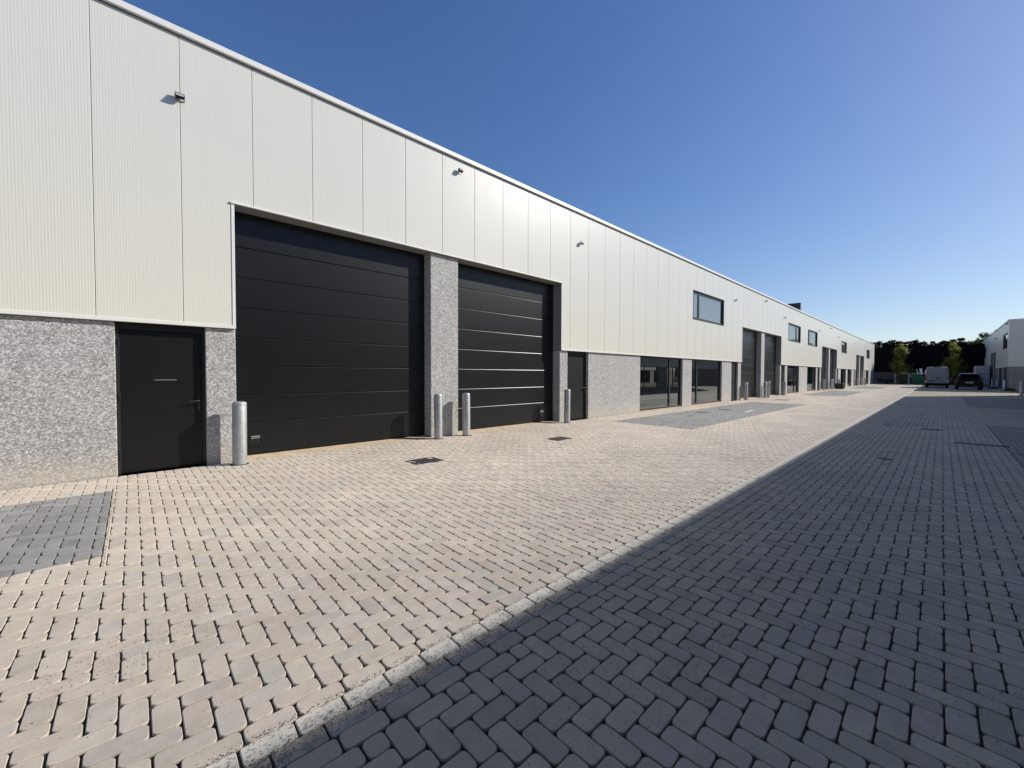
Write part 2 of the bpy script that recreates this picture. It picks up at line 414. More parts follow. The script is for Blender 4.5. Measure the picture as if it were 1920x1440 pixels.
def bricks_mesh(recs, name, mats, lod):
    """recs: array (cx, cy, L, W, mat)"""
    if not len(recs): return
    V, F, MI = [], [], []
    recs = np.array(recs)
    nv = 0
    loops, starts, tot, mi = [], [], [], []
    key = np.c_[np.round(recs[:, 2:4], 4), recs[:, 4] > 3.5]
    for dims in np.unique(key, axis=0):
        sel = recs[(key == dims).all(1)]
        L, Wd, gut = dims
        swap = Wd > L
        if swap: L, Wd = Wd, L
        nc = {0: 4, 1: 2, 2: 2, 3: 1}[lod]
        r = min(.010 if gut else .023, .45*min(L, Wd))
        gl, gw = (.0105, .0056) if lod < 2 else (.010, .0056)
        o = np.array(outline(L-gl, Wd-gw, r, nc) if nc > 1 else [(s*(L-.006)/2, t*(Wd-.006)/2) for s, t in ((1, 1), (-1, 1), (-1, -1), (1, -1))])
        k = len(o)
        if lod == 0:
            ins = outline(L-gl-.0055, Wd-gw-.0055, max(r-.002, .002), nc)
            ins2 = outline(L-gl-.0018, Wd-gw-.0018, max(r-.0007, .003), nc)
            rings = [np.c_[ins, np.zeros(k)], np.c_[ins2, np.full(k, -.0012)], np.c_[o, np.full(k, -.0035)], np.c_[o, np.full(k, -.016)]]
        elif lod == 1:
            ins = outline(L-gl-.0055, Wd-gw-.0055, max(r-.002, .002), nc)
            rings = [np.c_[ins, np.zeros(k)], np.c_[o, np.full(k, -.003)], np.c_[o, np.full(k, -.016)]]
        elif lod == 2:
            rings = [np.c_[o, np.zeros(k)], np.c_[o, np.full(k, -.012)]]
        else:
            rings = [np.c_[o, np.zeros(k)]]
        T = np.concatenate(rings); nT = len(T); N = len(sel)
        ang = rng.normal(0, .006 if lod < 3 else 0, N); ca, sa = np.cos(ang), np.sin(ang)
        tx, ty = rng.normal(0, .0045, N), rng.normal(0, .0045, N)
        dz = rng.normal(0, .0008, N)
        sc = 1 + rng.normal(0, .004, N)
        X = T[None, :, 0]*sc[:, None]; Y = T[None, :, 1]*sc[:, None]
        if swap: X, Y = -Y, X
        wob = rng.normal(0, .0007 if lod < 2 else 0, (N, k)); wob = np.tile(wob, (1, len(rings)))
        X = X*(1+wob*6); Y = Y*(1+wob*9)
        Px = sel[:, 0:1] + X*ca[:, None] - Y*sa[:, None] + rng.normal(0, .0006, N)[:, None]
        Py = sel[:, 1:2] + X*sa[:, None] + Y*ca[:, None] + rng.normal(0, .0006, N)[:, None]
        Pz = T[None, :, 2] + X*tx[:, None] + Y*ty[:, None] + dz[:, None] + sel[:, 5:6]
        if sel.shape[1] > 6: Pz = Pz + Y*sel[:, 6:7]
        V.append(np.stack([Px, Py, Pz], -1).reshape(-1, 3))
        fl = [list(range(k))]
        for q in range(len(rings)-1):
            for i in range(k):
                j = (i+1) % k
                fl.append([q*k+i, (q+1)*k+i, (q+1)*k+j, q*k+j])
        flat = np.array([i for f in fl for i in f]); cnt = np.array([len(f) for f in fl])
        base = nv + np.arange(N)*nT
        loops.append((base[:, None] + flat[None, :]).ravel())
        tot.append(np.tile(cnt, N)); mi.append(np.repeat(sel[:, 4].astype(int), len(fl)))
        nv += N*nT
    V = np.concatenate(V); loops = np.concatenate(loops); tot = np.concatenate(tot); mi = np.concatenate(mi)
    me = bpy.data.meshes.new(name)
    me.vertices.add(len(V)); me.vertices.foreach_set('co', V.astype(np.float32).ravel())
    me.loops.add(len(loops)); me.loops.foreach_set('vertex_index', loops.astype(np.int32))
    me.polygons.add(len(tot))
    st = np.concatenate([[0], np.cumsum(tot)[:-1]])
    me.polygons.foreach_set('loop_start', st.astype(np.int32))
    for m in mats: me.materials.append(m)
    me.polygons.foreach_set('material_index', mi.astype(np.int32))
    me.polygons.foreach_set('use_smooth', np.zeros(len(tot), dtype=bool))
    me.update(calc_edges=True); me.validate()
    o = link(bpy.data.objects.new(name, me))
    return tag(o, kind='structure')

BAYS_A = [(-12, -.2), (11.2, 24.9), (36.4, 48.9), (58.6, 71.6), (81.9, 93.4)]
BAYS_B = [(-12, -6), (5.6, 18.7), (28.6, 41.3)]
def in_bay(x, y):
    if -3.49 < y < -.97: return any(a < x < b for a, b in BAYS_A)
    if -11.75 < y < -9.12: return any(a < x < b for a, b in BAYS_B)
    return False

COVERS = []
def herring(y0, y1, ox, oy, x0, x1, section):
    """herringbone clipped to y0..y1; the corner lattice (i+j)%4==1 passes through (ox,oy)"""
    out = []
    # lattice corner (i0,j0) with i0+j0 = 1 at (ox,oy)
    i_lo = int((x0-ox)/B)-2; i_hi = int((x1-ox)/B)+2
    j_lo = int((y0-oy)/B)-3; j_hi = int((y1-oy)/B)+3
    for j in range(j_lo, j_hi):
        for i in range(i_lo, i_hi):
            s = (i + j + 1) % 4
            if s == 0: X0, X1, Y0, Y1 = i, i+2, j, j+1
            elif s == 2: X0, X1, Y0, Y1 = i, i+1, j, j+2
            else: continue
            a, b, c, d = ox+X0*B, ox+X1*B, oy+Y0*B, oy+Y1*B
            c, d = max(c, y0), min(d, y1)
            if d-c < .035: continue
            cx, cy = (a+b)/2, (c+d)/2
            out.append((cx, cy, b-a, d-c))
    return out

def sort_bricks():
    recs = []
    # section between wall and gutter; edge stretcher row, then herringbone
    A = herring(GUT0+B, -.002, -.47209, GUT0+B+14*B, -9, 97, 'A')
    Bz = herring(-12.68, GUT1-B, 2.58305, GUT1-B-13*B, -9, 97, 'B')
    def split(q, xs, ys):
        cx, cy, L, Wd = q
        out = [(cx-L/2, cx+L/2, cy-Wd/2, cy+Wd/2)]
        for ax, cuts in ((0, xs), (2, ys)):
            for c in cuts:
                nxt = []
                for r in out:
                    if r[ax]+.001 < c < r[ax+1]-.001:
                        a, b = list(r), list(r)
                        a[ax+1] = c; b[ax] = c
                        nxt += [x for x in (a, b) if x[ax+1]-x[ax] > .018]
                    else: nxt.append(r)
                out = nxt
        return [((a+b)/2, (c+d)/2, b-a, d-c) for a, b, c, d in out]
    XA = [x for b in BAYS_A for x in b]; XB = [x for b in BAYS_B for x in b]
    for q0 in A:
        near = -3.7 < q0[1] < -.8
        for (cx, cy, L, Wd) in (split(q0, XA, (-3.49, -.97)) if near and any(a-.3 < q0[0] < b+.3 for a, b in BAYS_A) else [q0]):
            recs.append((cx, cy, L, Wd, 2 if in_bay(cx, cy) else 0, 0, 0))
    for q0 in Bz:
        near = -11.95 < q0[1] < -8.9
        for (cx, cy, L, Wd) in (split(q0, XB, (-11.75, -9.12)) if near and any(a-.3 < q0[0] < b+.3 for a, b in BAYS_B) else [q0]):
            stain = any(abs(cx-a) < 1.6 and abs(cy-b) < .5 and rng.random() < .22 for a, b in ((17.2, -7.45), (20.4, -7.25), (27.5, -7.4)))
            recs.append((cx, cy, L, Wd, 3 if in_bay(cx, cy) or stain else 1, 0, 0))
    n = int(106/(2*B))
    for k in range(n):
        x = -9 + k*2*B
        recs.append((x+.05, GUT0+B/2, 2*B, B, 0, 0, 0))
        recs.append((x+.13, GUT1-B/2, 2*B, B, 1, 0, 0))
        w = (GUT0-GUT1)/2
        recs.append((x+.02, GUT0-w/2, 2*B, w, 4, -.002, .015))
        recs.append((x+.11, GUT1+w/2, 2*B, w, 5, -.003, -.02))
    return recs
ALL = np.array(sort_bricks())
dist = np.hypot(ALL[:, 0]-CAM.x, ALL[:, 1]-CAM.y)
# behind the photographer only a little is kept
fwdd = (ALL[:, 0]-CAM.x)*f_.x + (ALL[:, 1]-CAM.y)*f_.y
keep = (fwdd > -1.5) & (ALL[:, 0] > -9)
for (cx, cy, hw, hd) in [(3.67, -2.09, .27, .20), (7.24, -2.10, .26, .19)]:
    keep &= ~((abs(ALL[:, 0]-cx) < hw-.05) & (abs(ALL[:, 1]-cy) < hd-.05))
ALL, dist = ALL[keep], dist[keep]
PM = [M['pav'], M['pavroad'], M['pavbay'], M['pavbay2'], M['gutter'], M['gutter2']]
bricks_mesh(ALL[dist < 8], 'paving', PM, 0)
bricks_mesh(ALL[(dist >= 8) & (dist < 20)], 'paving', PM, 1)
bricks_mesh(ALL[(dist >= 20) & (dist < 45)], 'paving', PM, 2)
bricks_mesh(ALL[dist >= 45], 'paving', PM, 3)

# loose grit: crumbs of black basalt on the stones
def grit():
    P = []
    def sc(n, fx, fy, s0=.0015, s1=.0030):
        for _ in range(n):
            P.append((fx(), fy(), random.uniform(s0, s1)))
    U = random.uniform
    sc(3600, lambda: abs(random.gauss(0, 4.0))-.6, lambda: random.gauss(-6.385, .055))
    sc(2600, lambda: abs(random.gauss(0, 2.4))-.4, lambda: random.gauss(-6.43, .03))
    sc(2600, lambda: abs(random.gauss(0, 5))-.6, lambda: -6.285+random.gauss(0, .010))
    for _ in range(90):
        gx, gy = abs(random.gauss(0, 3.2))-.4, random.gauss(-6.41, .045)
        sc(26, lambda: random.gauss(gx, .035), lambda: random.gauss(gy, .025))
    sc(3000, lambda: U(-1.2, 9), lambda: U(-12, -6.5), .0015, .003)
    sc(2500, lambda: U(-2.5, 6), lambda: U(-6.3, -.5), .0015, .003)
    for (cx, cy, n, s) in ((-.05, -5.25, 420, .22), (.25, -4.95, 160, .12), (2.25, -7.35, 500, .22), (1.6, -7.1, 300, .25), (2.9, -8.3, 350, .3), (3.3, -7.4, 300, .4)):
        sc(n, lambda: random.gauss(cx, s), lambda: random.gauss(cy, s*.8), .0015, .0032)
    P = np.array(P); N = len(P)
    T = np.array([(1, 0, 0), (0, 1, 0), (-1, 0, 0), (0, -1, 0), (0, 0, .9)], float)
    a = rng.uniform(0, 6.28, N)
    j = rng.uniform(.6, 1.35, (N, 5, 3))
    X = T[None]*j*P[:, 2][:, None, None]
    ca, sa = np.cos(a)[:, None], np.sin(a)[:, None]
    V = np.stack([X[..., 0]*ca - X[..., 1]*sa + P[:, 0:1], X[..., 0]*sa + X[..., 1]*ca + P[:, 1:2], X[..., 2] + .0005], -1).reshape(-1, 3)
    F = np.array([(0, 1, 4), (1, 2, 4), (2, 3, 4), (3, 0, 4)])
    Fs = (F[None] + (np.arange(N)*5)[:, None, None]).reshape(-1, 3)
    me = bpy.data.meshes.new('loose_grit'); me.from_pydata(V.tolist(), [], Fs.tolist()); me.materials.append(M['grit']); me.update()
    o = link(bpy.data.objects.new('loose_grit', me))
    tag(o, 'black basalt crumbs scattered over the paving along the pale gutter', 'grit', kind='stuff')
grit()

# white dash painted in the second parking bay
pm = MB(); pm.box(18.0, 18.92, -2.83, -2.73, .002, .006)
tag(pm.build('painted_dash', M['paint']), kind='structure')

# ------------------------------------------------------------------ facade builder
class Facade:
    """u along the wall, d outwards (towards the street), z up"""
    def __init__(s, root, y0, sgn, clad='clad'):
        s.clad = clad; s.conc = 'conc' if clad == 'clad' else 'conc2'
        s.root, s.y0, s.sg = root, y0, sgn     # outward y = y0 + sgn*d
    def P(s, u, d, z): return (u, s.y0 + s.sg*d, z)
    def box(s, mb, u0, u1, d0, d1, z0, z1, mi=0, bev=0): 
        ya, yb = s.y0+s.sg*d0, s.y0+s.sg*d1
        mb.box(u0, u1, ya, yb, z0, z1, mi, bev)

def garage_door(F, u0, u1, ztop, d, side):
    mb = MB()
    zb = .045
    lines = [zb, .635, 1.125, 1.64, 2.15, 2.67, 3.20, 3.725, ztop+.12]
    lines = [zb] + [q*(ztop/4.33) for q in lines[1:-1]] + [ztop+.12]
    a0, a1 = u0-.04, u1+.04
    for k in range(len(lines)-1):
        z0, z1 = lines[k], lines[k+1]
        g = .011; bk = .016
        prof = [(d-bk, z0), (d-.004, z0+.003), (d, z0+.009), (d, z1-.020), (d-.0035, z1-.012), (d-bk, z1-.004), (d-bk, z1)]
        for i in range(len(prof)-1):
            p, q = prof[i], prof[i+1]
            mb.quad(F.P(a0, p[0], p[1]), F.P(a1, p[0], p[1]), F.P(a1, q[0], q[1]), F.P(a0, q[0], q[1]), 0)
    F.box(mb, a0, a1, d-.06, d-.02, zb, ztop+.12, 0)
    F.box(mb, a0, a1, d-.03, d+.004, .028, zb-.002, 1)       # rubber seal
    o = mb.build('garage_door', [M['section'], M['plastic']], F.root)
    # recessed pull with two lines of tiny white print
    h = MB()
    cu = u0+.33 if side == 'L' else u1-.52
    w, hh, cz = .115, .098, .295
    F.box(h, cu-w, cu+w, d+.001, d+.006, cz+.012, cz+hh, 0)
    F.box(h, cu-w, cu-w+.022, d+.001, d+.010, cz-hh, cz+.010, 0); F.box(h, cu+w-.022, cu+w, d+.001, d+.010, cz-hh, cz+.010, 0)
    F.box(h, cu-w+.024, cu+w-.024, d-.0025, d+.0015, cz-hh+.03, cz+.010, 1)
    F.box(h, cu-w+.024, cu+w-.024, d+.001, d+.022, cz-hh, cz-hh+.028, 0, .006)
    for row, zz in enumerate((cz+.070, cz+.040)):
        x = cu-.068
        while x < cu+.064:
            l = random.choice((.006, .008, .010)); 
            if random.random() > .10 or row == 0:
                F.box(h, x, x+l, d+.0065, d+.008, zz-.010, zz+.010, 2)
            x += l+.0035
    h.build('pull_handle', [M['plastic'], M['irondark'], M['fineprint']], o)
    return o

def man_door(F, u0, u1, ztop, hand, slot=False):
    d = -.125
    fr = MB(); fw = .045
    F.box(fr, u0, u0+fw, -.02-.13, d+.012, .0, ztop, 0)
    F.box(fr, u1-fw, u1, -.02-.13, d+.012, .0, ztop, 0)
    F.box(fr, u0+fw, u1-fw, -.15, d+.012, ztop-.10, ztop, 0)
    leaf = MB()
    a, b, zt = u0+fw+.003, u1-fw-.003, ztop-.105
    F.box(leaf, a, b, d-.04, d, .012, zt, 0)
    # rail-and-stile profile: raised border around a flush panel
    bw = .075
    F.box(leaf, a, b, d, d+.006, zt-bw, zt, 0, .003); F.box(leaf, a, b, d, d+.006, .012, .16, 0, .003)
    if hand == 'R': F.box(leaf, b-bw, b, d, d+.0062, .161, zt-bw-.001, 0, .003)
    else: F.box(leaf, a, a+bw, d, d+.0062, .161, zt-bw-.001, 0, .003)
    o = leaf.build('door', M['doorblk'], F.root)
    fr.build('door_frame', M['frame'], o)
    hx = a-.012 if hand == 'R' else b+.012
    for z in (.28, 1.15, 1.95):
        hg = MB(); F.box(hg, hx-.010, hx+.010, d+.012, d+.034, z-.06, z+.06, 0, .006)
        hg.build('hinge', M['frame'], o)
    hd = MB(); hx, sg = (b-.037, -1) if hand == 'R' else (a+.037, 1)
    F.box(hd, hx-.016, hx+.016, d+.007, d+.016, .89, 1.13, 0, .004)
    y1, y2 = F.y0+F.sg*(d+.016), F.y0+F.sg*(d+.066)
    hd.tube([(hx, y1, 1.055), (hx, y2, 1.055), (hx+sg*.012, y2+F.sg*.004, 1.055), (hx+sg*.135, y2, 1.052)], .0095, 10)
    hd.build('door_handle', M['darksteel'], o)
    cy = MB(); cy.lathe([(.010, y1), (.010, y1+F.sg*.008)], hx, .945, 14, 0, 'y', False)
    cy.build('lock_cylinder', M['steelpol'], o)
    if slot:
        sm_ = MB()
        c0, c1, z0, z1 = u0+.385, u0+.745, 1.445, 1.492
        t = .006
        F.box(sm_, c0, c1, d+.0005, d+.010, z1-t, z1, 0, .002); F.box(sm_, c0, c1, d+.0005, d+.010, z0, z0+t, 0, .002)
        F.box(sm_, c0, c0+t, d+.0005, d+.010, z0+t, z1-t, 0); F.box(sm_, c1-t, c1, d+.0005, d+.010, z0+t, z1-t, 0)
        F.box(sm_, c0+t+.001, c1-t-.001, d+.0005, d+.006, z0+t+.001, z1-t-.001, 1, .002)
        sm_.build('letter_slot', [M['steelpol'], M['doorblk']], o)
        s2 = MB()
        q0, q1, zc = c0+.035, c1-.06, 1.400
        s2.add([F.P(q0, d+.0008, zc-.014), F.P(q1, d+.0008, zc-.014), F.P(q1+.01, d+.009, zc+.008), F.P(q0+.01, d+.009, zc+.008),
                F.P(q1+.01, d+.0008, zc+.010), F.P(q0+.01, d+.0008, zc+.010)], [(0, 1, 2, 3), (3, 2, 4, 5)], 0)
        s2.build('letter_flap', M['flap'], o)
    return o

def window(F, name, u0, u1, z0, z1, divs, d, glass, fw=.06, sill=False, thick=.07):
    """frame + one pane per light; divs: u positions of mullions"""
    fr = MB()
    F.box(fr, u0, u1, d-thick, d, z1-fw, z1, 0, .004); F.box(fr, u0, u1, d-thick, d, z0, z0+fw, 0, .004)
    xs = [u0] + list(divs) + [u1]
    for i, x in enumerate(xs):
        if i == 0: a, b = x, x+fw
        elif i == len(xs)-1: a, b = x-fw, x
        else: a, b = x-fw*.75, x+fw*.75
        F.box(fr, a, b, d-thick, d-.002, z0+fw+.0005, z1-fw-.0005, 0, .004)
    o = fr.build(name, M['frame'], F.root)
    for i in range(len(xs)-1):
        p = MB()
        a = xs[i]+fw*.7; b = xs[i+1]-fw*.7
        t = random.uniform(-.002, .002)
        p.quad(F.P(a, d-.035+t, z0+fw*.8), F.P(b, d-.035-t, z0+fw*.8), F.P(b, d-.035-t, z1-fw*.8), F.P(a, d-.035+t, z1-fw*.8))
        p.build('pane', glass, o)
    if sill:
        s_ = MB(); F.box(s_, u0-.03, u1+.03, d-.02, .055, z0-.025, z0-.002, 0, .004)
        s_.build('sill', M['frame'], o)
    return o

def facade(F, U0, U1, zlo, zhi, ztop, groups, uppers, doors, shops, garages, w, s0, cap=.11):
    """groups: garage openings' joint spans where the sheets stop higher; everything else stands on zlo"""
    root = F.root
    D = .03
    holes = [(a, b, zlo, zhi) for a, b in groups] + [(a, b, c, d) for a, b, c, d, *_ in uppers]
    # --- sheets
    cl = MB()
    cuts = set()
    seams = []
    k = math.ceil((U0-s0)/w)
    while s0+k*w < U1: seams.append(s0+k*w); k += 1
    edges = [U0] + [s for s in seams if U0+.05 < s < U1-.05] + [U1]
    zt = ztop-cap+.02
    hs = sorted({h for a, b, c, d in holes for h in (a, b)})
    for i in range(len(edges)-1):
        a, b = edges[i], edges[i+1]
        sub = [a] + [h for h in hs if a+1e-6 < h < b-1e-6] + [b]
        for j in range(len(sub)-1):
            p, q = sub[j], sub[j+1]; mid = (p+q)/2
            segs = [(zlo, zt)]
            for (ha, hb, hc, hd) in holes:
                if ha < mid < hb:
                    ns = []
                    for (z0, z1) in segs:
                        if hd <= z0 or hc >= z1: ns.append((z0, z1)); continue
                        if hc > z0: ns.append((z0, hc))
                        if hd < z1: ns.append((hd, z1))
                    segs = ns
            gl = .003 if j == 0 else 0; gr = .003 if j == len(sub)-2 else 0
            for (z0, z1) in segs:
                P = F.P
                e0, e1 = p+gl, q-gr
                c0, c1 = (e0+.004 if gl else e0), (e1-.004 if gr else e1)
                cl.quad(P(c0, D, z0), P(c1, D, z0), P(c1, D, z1), P(c0, D, z1), 0)
                if gl:
                    cl.quad(P(e0, D-.005, z0), P(c0, D, z0), P(c0, D, z1), P(e0, D-.005, z1), 0)
                    cl.quad(P(e0, D-.02, z0), P(e0, D-.005, z0), P(e0, D-.005, z1), P(e0, D-.02, z1), 0)
                    cl.quad(P(p, D-.02, z0), P(e0, D-.02, z0), P(e0, D-.02, z1), P(p, D-.02, z1), 1)
                if gr:
                    cl.quad(P(c1, D, z0), P(e1, D-.005, z0), P(e1, D-.005, z1), P(c1, D, z1), 0)
                    cl.quad(P(e1, D-.005, z0), P(e1, D-.02, z0), P(e1, D-.02, z1), P(e1, D-.005, z1), 0)
                    cl.quad(P(e1, D-.02, z0), P(q, D-.02, z0), P(q, D-.02, z1), P(e1, D-.02, z1), 1)
    cl.build('cladding', [M[F.clad], M['seam']], root)
    # --- coping; the dark strip beneath is its shadow line, put in as colour
    cp = MB()
    F.box(cp, U0-.04, U1+.04, -.35, D+.055, ztop-cap+.012, ztop, 0, .006)
    F.box(cp, U0-.02, U1+.02, D-.03, D+.012, ztop-cap-.008, ztop-cap+.010, 1)
    cp.build('roof_coping', [M['trim'], M['seam']], root)
    # --- trims at the foot of the sheets and around the big openings
    tr = MB()
    gs = sorted(groups); cur = U0
    spans = []
    for a, b in gs: spans.append((cur, a)); cur = b
    spans.append((cur, U1))
    for a, b in spans:
        if b-a > .02:
            F.box(tr, a, b, -.02, D+.012, zlo-.010, zlo+.045, 0, .003)
    for a, b in gs:
        F.box(tr, a-.06, b+.06, -.02, D+.028, zhi-.002, zhi+.028, 0, .004)
        F.box(tr, a-.045, a-.001, D-.02, D+.010, zlo+.046, zhi-.004, 0, .003)
        F.box(tr, b+.001, b+.045, D-.02, D+.010, zlo+.046, zhi-.004, 0, .003)
    tr.build('edge_trim', M['trim'], root)
    # --- reveals of the big openings
    dd = -.30
    for a, b in gs:
        P = F.P
        rv = MB()
        rv.quad(P(a, D, zlo), P(a, dd-.05, zlo), P(a, dd-.05, zhi), P(a, D, zhi), 0)
        rv.quad(P(b, dd-.05, zlo), P(b, D, zlo), P(b, D, zhi), P(b, dd-.05, zhi), 0)
        rv.quad(P(a, D, zhi-.003), P(a, dd-.05, zhi-.003), P(b, dd-.05, zhi-.003), P(b, D, zhi-.003), 0)
        rv.build('reveal', M['reveal'], root)
    # --- concrete piers and panels
    tall = []
    for a, b in gs:
        g = [q for q in garages if a-.01 <= q[0] < b]
        for i in range(len(g)-1): tall.append((g[i][1], g[i+1][0]))
    opens = sorted([(a, b) for a, b, *_ in doors] + [(a, b) for a, b, *_ in shops] + [(a, b) for a, b, *_ in garages])
    cur = U0; sol = []
    for a, b in opens:
        if a-cur > .03: sol.append((cur, a))
        cur = max(cur, b)
    if U1-cur > .03: sol.append((cur, U1))
    for a, b in sol:
        isT = any(abs(a-t[0]) < .02 for t in tall)
        mb = MB()
        F.box(mb, a, b, -.42, -.022, -.02, (zhi-.005 if isT else zlo-.012), 0, .008)
        mb.build('concrete_pier' if b-a < 1.2 else 'concrete_panel', M[F.conc], root)
    # --- doors, shop windows, garage doors
    for a, b, hand, *sl in doors: man_door(F, a, b, zlo-.012, hand, bool(sl))
    for a, b, dv in shops:
        window(F, 'shop_window', a+.012, b-.012, .035, zlo-.014, dv, -.10, M['glass'], .07)
        st = MB(); F.box(st, a+.002, b-.002, -.30, -.02, -.02, .032, 0, .004); st.build('threshold', M['thresh'], root)
    for a, b, sd in garages:
        garage_door(F, a, b, zhi, dd, sd)
        st = MB()
        P = F.P; a_, b_ = a+.002, b-.002
        st.add([P(a_, -.002, -.02), P(b_, -.002, -.02), P(b_, -.002, .004), P(a_, -.002, .004), P(a_, -.31, .034), P(b_, -.31, .034), P(b_, -.40, .034), P(a_, -.40, .034)],
               [(0, 1, 2, 3), (3, 2, 5, 4), (4, 5, 6, 7)])
        st.build('threshold', M['thresh'], root)
        # dark lining behind the jamb at either side
        ln = MB()
        F.box(ln, a-.0, a+.012, dd-.04, -.05, .012, zlo-.013, 0); F.box(ln, b-.012, b, dd-.04, -.05, .012, zlo-.013, 0)
    for a, b, c, d, dv in uppers:
        window(F, 'upper_window', a+.004, b-.004, c+.004, d-.004, dv, -.02, M['uglass'], .085, True)
        rv2 = MB(); P = F.P
        for q in ((a, 1), (b, -1)):
            rv2.quad(P(q[0], D, c), P(q[0], -.09, c), P(q[0], -.09, d), P(q[0], D, d))
        rv2.quad(P(a, D, d), P(a, -.09, d), P(b, -.09, d), P(b, D, d)); rv2.quad(P(a, D, c), P(b, D, c), P(b, -.09, c), P(a, -.09, c))
        t = .03
        F.box(rv2, a-t, a-.001, D-.01, D+.008, c-.0, d+t, 0); F.box(rv2, b+.001, b+t, D-.01, D+.008, c, d+t, 0)
        F.box(rv2, a-.0005, b+.0005, D-.01, D+.008, d+.001, d+t, 0)
        rv2.build('window_reveal', M['frame'], root)

def shell(F, U0, U1, depth, ztop, zlo):
    """roof, ends and back of the hall"""
    mb = MB(); P = F.P
    z = ztop-.16
    mb.quad(P(U0, -.05, z), P(U1, -.05, z), P(U1, -depth, z), P(U0, -depth, z))
    mb.build('roof', M['roof'], F.root)
    for u, s in ((U0, -1), (U1, 1)):
        e = MB()
        e.box(u, u-s*.25, *sorted((F.y0+F.sg*.028, F.y0-F.sg*depth)), zlo, ztop-.10, 0)
        e.build('end_cladding', M[F.clad], F.root)
        q = MB()
        q.box(u-s*.06, u-s*.40, *sorted((F.y0-F.sg*.425, F.y0-F.sg*depth)), -.02, zlo-.003, 0)
        q.build('end_plinth', M[F.conc], F.root)
        c = MB(); c.box(u+s*.03, u-s*.30, *sorted((F.y0-F.sg*.352, F.y0-F.sg*depth)), ztop-.099, ztop-.002, 0, .006)
        c.build('end_coping', M['trim'], F.root)
    b = MB(); F.box(b, U0+.3, U1-.3, -depth, -depth+.2, 0, ztop-.17); b.build('rear_wall', M['clad'], F.root)

# ------------------------------------------------------------------ the long hall on the left
hall = thing('warehouse_row', 'long white ribbed industrial hall with black garage doors filling the left side', 'building', (0, 0, 0))
FL = Facade(hall, 0.0, -1)
L_g = [(1.29, 5.11, 'L'), (5.89, 9.77, 'R'), (26.40, 30.27, 'L'), (30.99, 34.85, 'R'), (49.56, 53.42, 'L'), (54.07, 57.80, 'R'), (72.66, 76.30, 'L'), (77.10, 80.66, 'R')]
L_grp = [(1.29, 9.77), (26.40, 34.85), (49.56, 57.80), (72.66, 80.66)]
L_d = [(-.17, .88, 'R', 1), (10.16, 11.26, 'R'), (24.84, 25.90, 'R'), (35.15, 36.20, 'L'), (47.94, 49.01, 'R'), (58.20, 59.20, 'L'), (71.09, 72.10, 'R'), (81.2, 82.2, 'L')]
L_s = [(14.70, 18.52, [17.40]), (19.53, 23.38, [20.30]), (36.90, 40.67, [39.5]), (43.66, 47.34, [46.4]), (60.87, 64.72, [63.6]), (65.87, 69.21, [68.2]), (83.7, 87.15, [86.0])]
L_u = [(19.47, 23.36, 4.17, 5.50, [20.24]), (36.78, 40.65, 4.17, 5.49, [39.56]), (43.42, 47.26, 4.17, 5.49, [44.2]), (60.70, 64.40, 4.17, 5.48, [63.4]), (83.57, 87.35, 4.17, 5.47, [84.3])]
facade(FL, -14.0, 93.99, 2.26, 4.33, 6.81, L_grp, L_u, L_d, L_s, L_g, .96032, -.35516)
shell(FL, -14.0, 93.99, 24, 6.81, 2.26)

# dark fire wall standing up from the roof
fw_ = MB()
fw_.box(42.1, 42.45, .32, 11, 6.66, 7.74, 0, .01)
fo = fw_.build('roof_screen', simple('dark_roof_screen', (.035, .037, .042), .6, var=.1))
tag(fo, 'dark grey screen wall rising above the white hall roof edge', 'roof screen')

# ------------------------------------------------------------------ halls on the right
YR = -12.72
def right_hall(name, label, U0, U1, H, g, grp, d, s, u):
    t = thing(name, label, 'building', (0, 0, 0))
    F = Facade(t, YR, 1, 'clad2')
    facade(F, U0, U1, 2.38, 4.45, H, grp, u, d, s, g, .9603, U0)
    shell(F, U0, U1, 26, H, 2.38)
    return t
def unit(x, mirror=False):
    return None
right_hall('warehouse_row', 'white hall to the right of the photographer whose roof casts the road shadow', -34, 49.3, 7.0,
    [(-25, -21.2, 'L'), (-20.4, -16.6, 'R'), (-1.5, 2.3, 'L'), (3.1, 6.9, 'R'), (21.5, 25.3, 'L'), (26.1, 29.9, 'R')],
    [(-25, -16.6), (-1.5, 6.9), (21.5, 29.9)],
    [(-26.6, -25.6, 'R'), (-16, -15, 'L'), (-3.2, -2.2, 'R'), (7.6, 8.6, 'L'), (19.8, 20.8, 'R'), (30.6, 31.6, 'L')],
    [(-13, -9.2, [-10.4]), (-8, -4.4, [-7]), (9.6, 13.4, [12.2]), (14.6, 18.4, [15.6]), (33, 36.8, [35.6]), (38, 41.8, [39]), (44, 47.8, [45])],
    [(-13, -9.2, 4.3, 5.7, [-10.2]), (9.6, 13.4, 4.3, 5.7, [12.4]), (33, 36.8, 4.3, 5.7, [35.8]), (44, 47.8, 4.3, 5.7, [45])])
right_hall('warehouse_row', 'shaded white hall at the far right edge behind the parked black car', 64.0, 103.6, 7.12,
    [(77.9, 81.6, 'L'), (82.4, 86.1, 'R')], [(77.9, 86.1)],
    [(76.3, 77.3, 'R'), (87.2, 88.2, 'L')],
    [(65.2, 69.3, [68.2]), (70.8, 74.6, [73.2]), (90.0, 93.8, [92.6]), (96.2, 100, [97.3])],
    [(65.4, 69.6, 4.33, 5.88, [66.4]), (95.0, 99.6, 4.33, 5.85, [98.4])])

